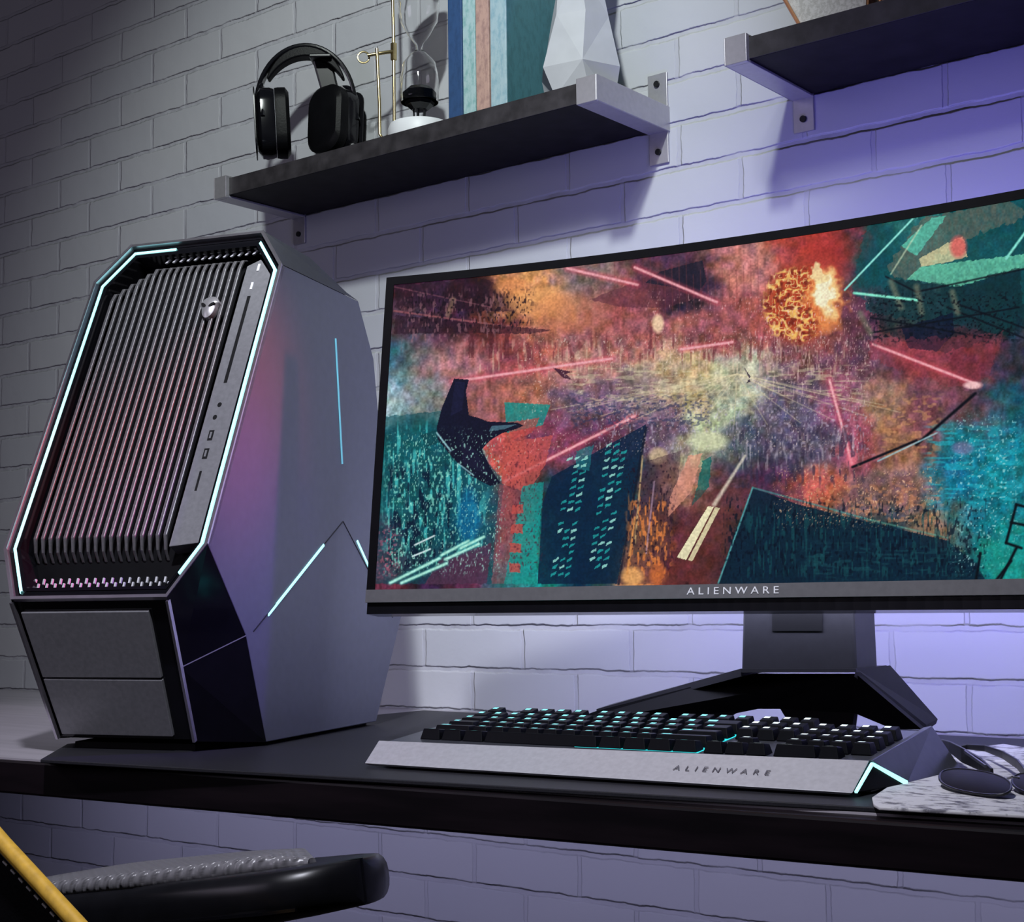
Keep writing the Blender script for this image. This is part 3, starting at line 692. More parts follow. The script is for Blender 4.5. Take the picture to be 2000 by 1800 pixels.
    def windows(x0, y0, x1, y1, w0, w1, n, rows, seed):
        rnd = random.Random(seed)
        for k in range(n):
            t = k / n; cx = x0 + (x1 - x0) * t; cy = y0 + (y1 - y0) * t; w_ = w0 + (w1 - w0) * t
            for j in range(rows):
                if rnd.random() < .2: continue
                a = cx + w_ * (j / rows - .5); h_ = 5
                poly([(a, cy), (a + w_ / rows * .75, cy - 5), (a + w_ / rows * .7, cy - 5 + h_), (a - 1, cy + h_)], (20, 165, 165) if rnd.random() < .7 else (150, 230, 215), .85)
    windows(1130, 895, 1095, 1135, 44, 40, 17, 3, 5); windows(1208, 868, 1165, 1135, 46, 40, 18, 3, 6)
    line(1262, 835, 1208, 1140, 3, (15, 25, 45), .9)
    # street canyon: orange lights
    poly([(1262, 900), (1330, 880), (1300, 1140), (1205, 1140)], (66, 40, 56), .6, .4)
    speck(1215, 1320, 960, 1135, 6, 16, .55, (240, 130, 55), .8, 51); blob(1235, 1125, 26, 22, (250, 175, 95), .85); blob(1285, 1120, 20, 30, (235, 115, 45), .7)
    line(1255, 890, 1240, 1060, 2, (230, 190, 120), .7); line(1240, 1010, 1225, 1120, 2.5, (235, 150, 70), .8); line(1278, 940, 1262, 1080, 2, (200, 160, 190), .6)
    poly([(1345, 890), (1372, 885), (1350, 960), (1305, 1010), (1310, 965), (1328, 930)], (235, 150, 125), .85, .35); poly([(1372, 900), (1390, 890), (1385, 950), (1350, 990), (1362, 950)], (5, 105, 100), .85, .2)
    poly([(1360, 960), (1470, 950), (1400, 1140), (1290, 1140), (1320, 1080)], (105, 48, 48), .6, .5)
    line(1455, 890, 1395, 985, 3, (245, 235, 210), .7, 5); poly([(1383, 988), (1394, 990), (1340, 1093), (1322, 1088)], (245, 238, 190), .95); poly([(1397, 990), (1406, 992), (1352, 1096), (1344, 1093)], (230, 220, 170), .9)
    # great dark slab building, lower right
    poly([(1470, 952), (1560, 985), (1700, 1020), (1850, 1055), (1905, 1100), (1930, 1140), (1402, 1140), (1432, 1050)], (6, 36, 58), .95, .1)
    speck(1440, 1880, 980, 1140, 5, 40, .58, (16, 80, 88), .6, 61); speck(1560, 1900, 1050, 1140, 30, 6, .56, (20, 78, 90), .5, 62)
    line(1470, 952, 1403, 1138, 2, (90, 190, 190), .8); line(1470, 952, 1700, 1015, 2, (60, 150, 150), .7); line(1700, 1015, 1850, 1050, 2, (90, 170, 150), .6)
    # teal plane and gantry, right edge
    speck(1800, 2000, 820, 1000, 34, 7, .55, (20, 185, 205), .6, 63); speck(1850, 2000, 800, 1130, 5, 5, .72, (170, 235, 235), .7, 64); blob(1880, 875, 26, 16, (150, 110, 170), .55)
    blob(1960, 1090, 60, 50, (15, 165, 150), .6)
    line(1665, 912, 1790, 860, 3, (12, 14, 26)); line(1790, 868, 1905, 768, 3.5, (12, 14, 26)); line(1715, 900, 1830, 845, 2, (160, 210, 220), .8)
    for a_ in ((1965, 1060, 1985, 985), (1985, 985, 2005, 990), (1965, 1060, 1995, 1070), (1975, 1020, 2000, 1025), (1985, 1070, 1950, 1140), (1940, 1140, 1975, 1095), (1915, 1080, 1905, 1140)): line(*a_, 3.2, (5, 14, 24))
    # neon rails, lower left
    for a_ in ((762, 1138, 858, 1090), (784, 1138, 872, 1100), (862, 1084, 915, 1056), (870, 1092, 935, 1062), (900, 1070, 945, 1048)): line(*a_, 5.5, (30, 150, 150), .5); line(*a_, 3.2, (170, 245, 225))
    line(810, 1064, 848, 1046, 2, (210, 230, 235)); line(806, 1086, 840, 1072, 2, (210, 230, 235))
    # small fighter craft in the middle distance
    poly([(1080, 718), (1118, 726), (1105, 730), (1118, 742), (1100, 738)], (70, 30, 55), .9); poly([(1452, 715), (1466, 745), (1458, 748), (1466, 735)], (50, 35, 60), .9)
    # angular gunship, left foreground
    poly([(820, 850), (858, 838), (862, 862), (835, 872)], (8, 70, 80), .9)
    poly([(887, 739), (916, 741), (910, 764), (916, 811), (933, 815), (953, 823), (1011, 825), (1023, 831), (1007, 838), (980, 846), (957, 860), (941, 877), (964, 924), (978, 943), (957, 949), (918, 928), (883, 893), (855, 858), (853, 834), (863, 796)], (17, 19, 45), .98)
    poly([(960, 832), (1008, 829), (985, 838), (955, 842)], (70, 110, 130), .9); poly([(889, 745), (908, 746), (903, 800), (880, 812)], (26, 28, 62), .9); poly([(900, 860), (930, 880), (955, 930), (905, 905)], (26, 26, 56), .9)
    line(853, 845, 880, 880, 2, (150, 210, 220), .9); line(895, 905, 925, 928, 1.6, (150, 210, 220), .8)
    # sparks over the battlefield
    speck(1000, 1720, 640, 900, 3.2, 5, .78, (250, 225, 210), .6, 71); speck(1250, 1720, 560, 720, 3, 9, .76, (250, 190, 190), .6, 72)
    speck(745, 1000, 830, 1130, 3.2, 6, .72, (170, 245, 225), .7, 73); speck(1500, 1850, 900, 1040, 3.5, 4, .74, (255, 200, 150), .7, 74)
    speck(1200, 1330, 880, 1120, 4, 9, .66, (30, 16, 36), .7, 75); speck(975, 1070, 850, 1130, 4, 7, .66, (90, 30, 50), .6, 76)
    speck(780, 1050, 556, 660, 4, 8, .60, (24, 12, 26), .75, 77); speck(1690, 2000, 560, 680, 6, 5, .62, (6, 14, 26), .8, 78)
    speck(1400, 1940, 960, 1140, 5, 12, .62, (3, 16, 36), .7, 79)
    g = .90 + .20 * vn(X, Y, 3, 77) ; C[:] = np.clip(C * g[:, None], 0, 255)
    return C

NX, NY = 1240, 524
U = np.linspace(-HW + .0095, HW - .0095, NX); Zz = np.linspace(ZS0 + .0002, ZS1 - .0090, NY)
UU, ZZ = np.meshgrid(U, Zz); a = UU / MR; h = ZZ - .15
LX = MR * np.sin(a); LY = MR * np.cos(a) - MR + h * math.sin(MTI); LZ = .15 + h * math.cos(MTI)
PL = np.stack([LX.ravel(), LY.ravel(), LZ.ravel()], 1)
cth, sth = math.cos(MTH), math.sin(MTH)
PW = np.stack([MC[0] + PL[:, 0] * cth - PL[:, 1] * sth, MC[1] + PL[:, 0] * sth + PL[:, 1] * cth, PL[:, 2]], 1)
sxp, syp = project(PW)
COLR = screen_colors(sxp, syp) / 255.
COLR = COLR + (COLR @ np.array([.3, .55, .15]))[:, None] * .13 - COLR * .13
LIN = np.where(COLR <= .04045, COLR / 12.92, ((COLR + .055) / 1.055) ** 2.4)
me = bpy.data.meshes.new('screen')
idx = np.arange(NX * NY).reshape(NY, NX)
quads = np.stack([idx[:-1, :-1], idx[:-1, 1:], idx[1:, 1:], idx[1:, :-1]], -1).reshape(-1, 4)
me.vertices.add(NX * NY); me.vertices.foreach_set('co', PL.astype(np.float32).ravel())
me.loops.add(quads.size); me.loops.foreach_set('vertex_index', quads.astype(np.int32).ravel())
me.polygons.add(len(quads)); me.polygons.foreach_set('loop_start', np.arange(0, quads.size, 4, dtype=np.int32)); me.polygons.foreach_set('loop_total', np.full(len(quads), 4, np.int32))
me.update(); me.validate()
ca = me.color_attributes.new('picture', 'FLOAT_COLOR', 'POINT')
ca.data.foreach_set('color', np.concatenate([LIN, np.ones((len(LIN), 1))], 1).astype(np.float32).ravel())
sm = bpy.data.materials.new('lit_screen'); sm.use_nodes = True; nt = sm.node_tree; b = nt.nodes['Principled BSDF']
an = nt.nodes.new('ShaderNodeVertexColor'); an.layer_name = 'picture'
b.inputs['Base Color'].default_value = (.002, .002, .002, 1); b.inputs['Roughness'].default_value = .6; b.inputs['Specular IOR Level'].default_value = .04
nt.links.new(an.outputs['Color'], b.inputs['Emission Color']); b.inputs['Emission Strength'].default_value = .9
me.materials.append(sm)
scr = bpy.data.objects.new('screen', me); COL.objects.link(scr); scr.parent = monitor

def text_mesh(name, body, size, m, parent, fn, spacing=1.3, extrude=.0003):
    cu = bpy.data.curves.new(name + '_c', 'FONT'); cu.body = body; cu.size = size; cu.space_character = spacing
    cu.align_x = 'CENTER'; cu.align_y = 'CENTER'; cu.extrude = extrude
    ob = bpy.data.objects.new(name + '_tmp', cu); COL.objects.link(ob)
    dg = bpy.context.evaluated_depsgraph_get(); me = bpy.data.meshes.new_from_object(ob.evaluated_get(dg))
    bpy.data.objects.remove(ob, do_unlink=True); bpy.data.curves.remove(cu)
    for v in me.vertices: v.co = fn(v.co)
    me.name = name; me.materials.clear(); me.materials.append(m)
    o = bpy.data.objects.new(name, me); COL.objects.link(o); o.parent = parent
    return o
text_mesh('lettering', 'ALIENWARE', .0098, WTXT, monitor, lambda c: Vector(mp(c.x * 1.25, ZS0 - .0068 + c.y, -.0028 - c.z)), 1.55)

# monitor's own bias light on its back, shining on the wall
def bias(name, x, z, e, sx_, sz_, col, tilt=90):
    d = bpy.data.lights.new(name, 'AREA'); d.shape = 'RECTANGLE'; d.size = sx_; d.size_y = sz_; d.energy = e; d.color = col
    o = bpy.data.objects.new(name, d); COL.objects.link(o); o.parent = monitor
    o.location = (x, .08, z); o.rotation_euler = (R(tilt), 0, 0)
bias('bias_light', .10, .34, 3.2, .55, .10, (.17, .13, 1.0), 105)
bias('bias_light_low', -.06, .19, 2.7, .70, .04, (.69, .71, 1.0), 78)

# ---------------------------------------------------------------- keyboard
KO = (-.9993403, -.63154074, .0045); KTH = R(5.5)
kb = thing('keyboard', 'grey full-size mechanical keyboard with black lit keys below the monitor', 'keyboard', KO, KTH)
KL = .474
zb = .0035
# cross-section slices: body of plate with sloped front lip and rising key bed
build('key_bed', [hexa([(.004, .030, .0008), (KL + .004, .030, .0008), (KL + .012, .196, .0008), (-.004, .196, .0008)],
                       [(-.006, .034, .0190), (KL - .006, .040, .0190), (KL - .002, .200, .0340), (-.010, .200, .0340)])], GUN, kb, bevel=.001)
tag(build('front_plate', [hexa([(.001, .004, .0012), (KL - .004, .004, .0012), (KL - .004, .034, .0150), (-.004, .034, .0150)],
                               [(0, 0, .0035), (KL, 0, .0035), (KL + .0005, .038, .0245), (-.008, .032, .0215)])], ALU, kb, bevel=.0006), 'brushed light-grey front plate')
# right side wing, sloping outward, with the lit chevron at its front
wing_top_f = Vector((KL + .0015, .040, .0245)); wing_top_b = Vector((KL - .002, .205, .0385))
wing_bot_f = Vector((KL + .013, .090, .0015)); wing_bot_b = Vector((KL + .024, .200, .0030))
build('side_wing', [hexa([tuple(wing_top_f), tuple(wing_bot_f), tuple(wing_bot_b), tuple(wing_top_b)],
                         [tuple(wing_top_f - Vector((.006, 0, .002))), tuple(wing_bot_f - Vector((.008, 0, 0))), tuple(wing_bot_b - Vector((.010, 0, 0))), tuple(wing_top_b - Vector((.008, 0, .002)))])], GUN, kb, bevel=.0006)
c0, c1, c2 = Vector((KL + .0008, .005, .0035)), Vector((KL + .0018, .040, .0215)), Vector((KL + .0135, .086, .0022))
build('light_bar', [quadbar([c0, c1], [.0016, .0022], .0022, (0, -.46, .88), (1, 0, 0)), quadbar([c1, c2], [.0026, .0042], .0024, (0, .3, .9), (1, -.3, 0))], TEAL, kb)
build('wing_opening', [([tuple(c0), tuple(c1), tuple(c2)], [(0, 1, 2)]), ([tuple(c0), (KL - .004, .03, .001), tuple(c2)], [(0, 1, 2)])], MBLACK, kb)
text_mesh('lettering', 'ALIENWARE', .0092, GTXT, kb,
          lambda c: Vector((.357 + c.x * 1.0, .0155 + c.y * .86, .0035 + (.0155 + c.y * .86) * .0210 / .036 + .0007 + c.z * .3)), 1.95)
for x in (.03, KL - .03):
    for y in (.05, .18): build('rubber_foot', [tube([(x, y, -.0003), (x, y, .001)], .006, 14)], MBLACK, kb)

KEYS = mat('keycap_plastic', (.002, .0025, .004), .42, spec=.12, noise=(200, .85, 1.15))
LEGW = mat('lit_legend_white', (.8, .9, .9), .4, emit=(.80, .95, .95), es=.8, noise=(20, .97, 1.03))
LEGT = mat('lit_legend_teal', (.2, .8, .8), .4, emit=(.25, .80, .82), es=.8, noise=(20, .97, 1.03))
SKT = mat('key_glow_teal', (.02, .3, .3), .4, emit=(.01, .26, .28), es=3.0, noise=(20, .97, 1.03))
p_ = .01905; x0k = .020; y0k = .060
rows = []   # (row, x in units, width)
L_ = []
r5 = [0] + [2 + i for i in range(4)] + [6.5 + i for i in range(4)] + [11 + i for i in range(4)]
for i, x in enumerate(r5): L_.append((5, x, 1))
for i in range(13): L_.append((4, i, 1))
L_.append((4, 13, 2)); L_.append((3, 0, 1.5))
for i in range(12): L_.append((3, 1.5 + i, 1))
L_.append((3, 13.5, 1.5)); L_.append((2, 0, 1.75))
for i in range(11): L_.append((2, 1.75 + i, 1))
L_.append((2, 12.75, 2.25)); L_.append((1, 0, 2.25))
for i in range(10): L_.append((1, 2.25 + i, 1))
L_.append((1, 12.25, 2.75))
for x, w_ in ((0, 1.25), (1.25, 1.25), (2.5, 1.25), (3.75, 6.25), (10, 1.25), (11.25, 1.25), (12.5, 1.25), (13.75, 1.25)): L_.append((0, x, w_))
for r in (5, 4, 3):
    for i in range(3): L_.append((r, 15.25 + i, 1))
L_.append((1, 16.25, 1))
for i in range(3): L_.append((0, 15.25 + i, 1))
for r in (4, 3, 2, 1):
    for i in range(4):
        if i == 3 and r in (3, 1): continue
        L_.append((r, 18.5 + i, 1))
L_.append((3, 21.5, 1)); L_.append((1, 21.5, 1)); L_.append((0, 18.5, 2)); L_.append((0, 20.5, 1))
L_.sort(key=lambda t: (t[0], -t[1]))
kscale = (KL - .032) / (22.5 * p_)
meshcache = {}
def key_geom(w_, row):
    W_ = w_ * p_ * kscale - .0016; D_ = .0168; H_ = .0098
    tx, ty = .0024, .0030
    sl = (-.10, -.02, .04, .10, .16, .18)[row]
    b_ = [(0, 0, 0), (W_, 0, 0), (W_, D_, 0), (0, D_, 0)]
    t_ = [(tx, ty, H_ - sl * .004), (W_ - tx, ty, H_ - sl * .004), (W_ - tx, D_ - .0018, H_ + sl * .010), (tx, D_ - .0018, H_ + sl * .010)]
    g0 = hexa(b_, t_)
    zt = H_ + .0002
    lw = min(.0056, W_ * .4) if w_ < 1.9 else .009
    lx = tx + .0012; ly = D_ * .52
    lz = lambda y: H_ + sl * (-.004 + .014 * (y - ty) / (D_ - .0018 - ty)) + .0002
    if w_ > 5: return [(g0[0], g0[1], 0)]
    q = [(lx, ly, lz(ly)), (lx + lw, ly, lz(ly)), (lx + lw, ly + .0048, lz(ly + .0048)), (lx, ly + .0048, lz(ly + .0048))]
    return [(g0[0], g0[1], 0), (q, [(0, 1, 2, 3)], 1)]
restV = []
for n_, (row, x, w_) in enumerate(L_):
    teal = x < 15.2 and row >= 0
    key = (w_, row, teal)
    px_ = x0k + x * p_ * kscale; py_ = y0k + row * .0222 * .97
    if row == 5: py_ += .004
    pz_ = .0195 + (py_ - .04) * .094
    if n_ >= 100:
        for g in key_geom(w_, row): restV.append(([(a + px_, b_ + py_, c + pz_) for a, b_, c in g[0]],) + tuple(g[1:]))
        continue
    if key not in meshcache:
        o = build('keycap', key_geom(w_, row), [KEYS, LEGT if teal else LEGW], kb)
        md = o.modifiers.new('bevel', 'BEVEL'); md.width = .0007; md.segments = 2; md.limit_method = 'ANGLE'; md.angle_limit = R(40)
        meshcache[key] = o
    else:
        o = meshcache[key].copy(); COL.objects.link(o); o.parent = kb
    o.location = (px_, py_, pz_)
if restV:
    o = build('keycap_cluster', restV, [KEYS, LEGT], kb); o['kind'] = 'stuff'
build('backlight_glow', [([(x0k, y0k, .0212), (x0k + 15 * p_ * kscale, y0k, .0212), (x0k + 15 * p_ * kscale, y0k + .13, .0336), (x0k, y0k + .13, .0336)], [(0, 1, 2, 3)])], SKT, kb)

# ---------------------------------------------------------------- sunglasses on the pad
sg = thing('sunglasses', 'dark smoked sunglasses lying on the mottled pad at the right edge', 'sunglasses', tuple(at(1975, 1530, 2, .0085)))
SO = at(1975, 1530, 2, .0085)
def sgp(x, y, z): return tuple(at(x, y, 2, z + .006) - SO)
def lens_pts(cx, cy, rx, ry, tilt, z0, zr):
    pts = []
    for k in range(28):
        a_ = 2 * math.pi * k / 28; ex = abs(math.cos(a_)) ** .85 * math.copysign(1, math.cos(a_)); ey = abs(math.sin(a_)) ** .85 * math.copysign(1, math.sin(a_))
        x = cx + rx * ex * math.cos(tilt) - ry * ey * math.sin(tilt); y = cy + rx * ex * math.sin(tilt) + ry * ey * math.cos(tilt)
        z = z0 + zr * (.5 - .5 * ey)      # far rim stands higher than near rim
        pts.append(sgp(x, y, z))
    return pts
for cx, cy, rx in ((1905, 1527, 71), (2050, 1535, 74)):
    t_ = lens_pts(cx, cy, rx, 22, R(9), .003, .010)
    b_ = [tuple(Vector(p) + Vector((0, .0012, -.0012))) for p in t_]
    cen = sum((Vector(p) for p in t_), Vector()) / len(t_)
    inner = [tuple(cen + (Vector(p) - cen) * .93 + Vector((0, -.0004, .0006))) for p in t_]
    build('lens', [loft([b_, t_, inner])], LENS, sg, smooth=True)
    build('lens_rim', [tube(t_, .0010, 8, closed=True)], BLACK, sg, smooth=True)
build('bridge', [tube([sgp(1968, 1520, .010), sgp(1977, 1517, .013), sgp(1990, 1518, .012)], .0011, 8)], STEEL, sg, smooth=True)
P_ = [sgp(1938, 1508, .009), sgp(1915, 1492, .0125), sgp(1880, 1474, .014), sgp(1856, 1458, .0145), sgp(1840, 1449, .012)]
build('temple_arm', [quadbar(P_, [.006, .011, .013, .010, .006], .0026, (0, 0, 1), (.8, .6, 0))], BLACK, sg, bevel=.0008)
build('hinge_strip', [quadbar([Vector(sgp(1925, 1496, .0165)), Vector(sgp(1884, 1467, .0205))], .0022, .0016, (0, 0, 1), (.8, .6, 0))], GUN, sg)
P_ = [sgp(2010, 1520, .010), sgp(1988, 1492, .0140), sgp(1960, 1474, .0140), sgp(1925, 1461, .012), sgp(1890, 1458, .009), sgp(1868, 1462, .006)]
build('temple_arm', [quadbar(P_, [.008, .008, .007, .006, .005, .004], .0024, (0, 0, 1), (.5, .8, 0))], BLACK, sg, bevel=.0008)

# ---------------------------------------------------------------- headphones and their stand
HC = Vector((-1.648, -.082, ZT)); HY = R(38.4)
hst = thing('headphone_stand', 'black slab headphone stand on the long shelf behind the headset', 'stand', tuple(HC), HY)
# local: x along the view's right, y away from the camera, z up
build('post', [quadbar([(.052, .016, .004), (.047, .012, .07), (.036, .010, .14), (.024, .006, .188)], [.036, .030, .028, .030], .010, (1, 0, 0), (0, 1, 0))], BLACK, hst, bevel=.003)
build('foot', [box(.022, .082, -.012, .036, 0, .006)], BLACK, hst, bevel=.002)
build('cradle', [quadbar([(.024, -.022, .186), (.024, .026, .190)], .034, .006, (1, 0, 0), (0, 0, 1))], BLACK, hst, bevel=.002)
hp = thing('headphones', 'black over-ear headphones hanging on the stand on the long shelf', 'headphones', tuple(HC + Vector((0, 0, .001))), HY)
arc = []; n_ = 28
for i in range(n_ + 1):
    a_ = math.pi * (1.02 - 1.04 * i / n_)
    arc.append((.076 * math.cos(a_), 0, .112 + .093 * max(0, math.sin(a_)) + .02 * min(0, math.sin(a_))))
wd = [.013 + .014 * math.sin(math.pi * i / n_) for i in range(n_ + 1)]
nd = []
for i in range(n_ + 1):
    a_ = math.pi * (1.02 - 1.04 * i / n_); nd.append((math.cos(a_), 0, math.sin(a_)))
build('headband', [quadbar(arc, wd, .0065, (0, 1, 0), nd)], GLOSSB, hp, bevel=.002)
pad = [tuple(Vector(p) - Vector(d) * .009) for p, d in zip(arc, nd)][5:24]
thk = [.004 + .012 * math.sin(math.pi * k / 18) for k in range(19)]
build('headband_padding', [quadbar(pad, [w_ * .9 for w_ in wd[5:24]], thk, (0, 1, 0), nd[5:24])], LEATHER, hp, bevel=.003)
def cup(cx, cz, yaw, tilt, shell_w, name='ear_cup'):
    Mx = Matrix.Translation((cx, 0, cz)) @ Matrix.Rotation(yaw, 4, 'Z') @ Matrix.Rotation(tilt, 4, 'Y')
    def tr(x, y, z): return tuple(Mx @ Vector((x, y, z)))
    def slab(x0, x1, sc0, sc1, r=.026, w0=.072, h0=.104):
        o0 = rrect(w0 * sc0, h0 * sc0, r * sc0); o1 = rrect(w0 * sc1, h0 * sc1, r * sc1); m_ = rrect(w0, h0, r); k = (x1 - x0)
        return loft([[tr(x0, a, b_) for a, b_ in o0], [tr(x0 + k * .25, a, b_) for a, b_ in m_], [tr(x0 + k * .75, a, b_) for a, b_ in m_], [tr(x1, a, b_) for a, b_ in o1]])
    # +x is the side facing the ear
    c = build(name, [slab(-.026, .002, .78, .96)], GLOSSB, hp, smooth=True)
    build('ear_cushion', [slab(.0025, .024, .98, .86)], LEATHER, c, smooth=True)
    build('outer_plate', [slab(-.030, -.0265, .55, .62, .02)], BLACK, c, smooth=True)
    build('control_dial', [tube([tr(-.012, .030, -.040), tr(-.012, .036, -.044)], .004, 12)], STEEL, c)
    # yoke
    yk = [tr(-.016, .020 * math.cos(R(t)), .048 + .012 * math.sin(R(t))) for t in range(0, 181, 20)]
    yk = [tr(-.016, .037, .0)] + yk + [tr(-.016, -.037, .0)]
    build('yoke', [tube(yk, .0032, 8)], GLOSSB, hp, smooth=True)
    build('slider', [tube([tr(-.016, 0, .060), (math.copysign(.0765, cx), 0, .118)], .0045, 10)], STEEL, hp, smooth=True)
    return c
cup(-.049, .086, R(8), R(-3), 1)
cup(.042, .087, R(180 + 50), R(-3), 1)

# ---------------------------------------------------------------- brewer with glass vessel
BO = Vector((-1.425, -.085, ZT))
br = thing('glass_brewer', 'waisted clear glass brewer on a white base with a brass rod frame', 'coffee maker', tuple(BO))
def bl(x, y, yy): return tuple(Vector(at(x, y, 1, yy)) - BO)
bc = Vector(bl(820, 250, -.085)); bcx, bcy = bc.x, bc.y
build('base', [lathe([(.0, .0), (.044, .0), (.046, .004), (.046, .026), (.043, .033), (.034, .036), (.0, .0365)], 40, (bcx, bcy, 0))], WHITE, br, smooth=True)
zr = lambda px_, py_: bl(px_, py_, -.085)[2]
rpx = .0285
zbulb = zr(828, 95)
build('glass_vessel', [lathe([(.0272, zr(828, 198)), (.0275, zr(828, 190)), (.0275, zr(828, 150)), (.024, zr(828, 122)), (.012, zr(828, 102)), (.0045, zbulb), (.006, zr(828, 84)),
                              (.016, zr(828, 66)), (.027, zr(828, 40)), (.030, zr(828, 10)), (.030, zr(828, -60)), (.0285, zr(828, -60)), (.0285, zr(828, 10)), (.0255, zr(828, 40)),
                              (.0145, zr(828, 67)), (.0045, zr(828, 85)), (.003, zbulb), (.0105, zr(828, 101)), (.0225, zr(828, 121)), (.026, zr(828, 150)), (.0265, zr(828, 190)), (.0265, zr(828, 198))], 40, (bcx, bcy, 0))],
      GLASS, br, smooth='all')
bowl = build('burner_bowl', [lathe([(.0, zr(828, 214)), (.012, zr(828, 213)), (.020, zr(828, 204)), (.0245, zr(828, 190)), (.0245, zr(828, 178)), (.018, zr(828, 170)), (.0, zr(828, 168))], 8, (bcx, bcy, 0))], GLOSSB, br)
for k in range(5):
    a_ = k * 1.2566; build('prong', [tube([(bcx + .008 * math.cos(a_), bcy + .008 * math.sin(a_), zr(828, 228)), (bcx + .009 * math.cos(a_), bcy + .009 * math.sin(a_), zr(828, 208))], .0013, 8)], BLACK, bowl)
build('rod', [tube([bl(770, 232, -.07)[:2] + (.004,), bl(769, 100, -.07), bl(767, 0, -.07), bl(766, -60, -.07)], .0024, 10)], BRASS, br, smooth=True)
build('rod', [tube([bl(736, 95, -.10), bl(741, 200, -.10), bl(742, 262, -.10), bl(748, 271, -.098), bl(757, 266, -.095), bl(768, 258, -.09)], .0024, 10)], BRASS, br, smooth=True)
build('clamp_bar', [tube([bl(718, 108, -.10), bl(742, 104, -.09), bl(770, 100, -.07)], .0026, 10)], BRASS, br, smooth=True)
build('clamp_block', [quadbar([bl(769, 84, -.07), bl(769, 118, -.07)], .007, .007, (1, 0, 0), (0, 1, 0))], BRASS, br, bevel=.001)
rc = Vector(bl(710, 112, -.10)); rx = Vector((CR[0][0], CR[0][1], 0)).normalized()
build('finger_ring', [tube([tuple(rc + rx * .0085 * math.cos(t * .3927) + Vector((0, 0, .0085 * math.sin(t * .3927)))) for t in range(16)], .0014, 8, True)], BRASS, br, smooth=True)

# ---------------------------------------------------------------- books
def book_mat(name, c, c2=None):
    return mottled_material(name, c2 or tuple(v * .8 for v in c), c, 120, (1, 1, .5), .6, .38, .55)
books = [((876, 903), (.025, .075, .20), None, .205, 'slim dark-blue book, leftmost of the row on the long shelf', .13),
         ((905, 929), (.40, .56, .58), (.22, .42, .42), .215, 'pale aqua book with speckled spine beside the blue book', .135),
         ((930.5, 956), (.52, .33, .28), (.36, .22, .20), .225, 'salmon-pink book between the aqua and teal books', .14),
         ((959, 990), (.06, .19, .23), None, .235, 'thick teal book with pale blue spine beside the white vase', .145)]
for (a_, b2), c, c2, hgt, lab, dep in books:
    yf = -.130
    xa_ = at(a_, 215, 1, yf)[0]; xb_ = at(b2, 215, 1, yf)[0]; wbk = xb_ - xa_
    bk = thing('book', lab, 'book', (xa_ + wbk / 2, yf, ZT), 0, 'row of upright books on the long shelf')
    cov = book_mat('cover_' + lab.split()[1], c, c2)
    sp2 = .0025
    build('cover', [box(-wbk / 2, -wbk / 2 + sp2, .002, dep - .02, 0, hgt), box(wbk / 2 - sp2, wbk / 2, .002, dep - .02, 0, hgt)], cov, bk, bevel=.0006)
    spine_mat = book_mat('pale_blue_spine', (.38, .52, .58), (.26, .42, .50)) if 'thick' in lab else cov
    build('spine', [box(-wbk / 2, wbk / 2, 0, .003, 0, hgt)], spine_mat, bk, bevel=.001)
    build('pages', [box(-wbk / 2 + sp2, wbk / 2 - sp2, .003, dep - .024, .003, hgt - .003)], mat('paper_' + lab.split()[1], (.6, .58, .52), .8, noise=(300, .85, 1.1)), bk)

# ---------------------------------------------------------------- faceted vase
VO = at(1136, 180, 1, -.090); vz = lambda py_: at(1136, py_, 1, -.09)[2] - ZT
vs = thing('vase', 'tall faceted white vase on the right end of the long shelf', 'vase', (VO[0], -.092, ZT))
def vring(r, z, ph, n=6, ex=1.): return [(r * ex * math.cos(2 * math.pi * k / n + ph), r * math.sin(2 * math.pi * k / n + ph), z) for k in range(n)]
rings = [vring(.046, 0, .35), vring(.0575, .040, .15), vring(.040, .112, .30), vring(.030, .175, .12), vring(.034, .215, .35), vring(.022, .25, .2)]
v = [p for r in rings for p in r]; f = []
for k in range(len(rings) - 1):
    for i in range(6):
        j = (i + 1) % 6; a0, a1, b0, b1 = k * 6 + i, k * 6 + j, (k + 1) * 6 + i, (k + 1) * 6 + j
        f += [(a0, a1, b0), (a1, b1, b0)] if (k + i) % 2 else [(a0, a1, b1), (a0, b1, b0)]
f += [tuple(range(6))[::-1], tuple(range(30, 36))]
build('vessel', [(v, f)], VASE, vs)

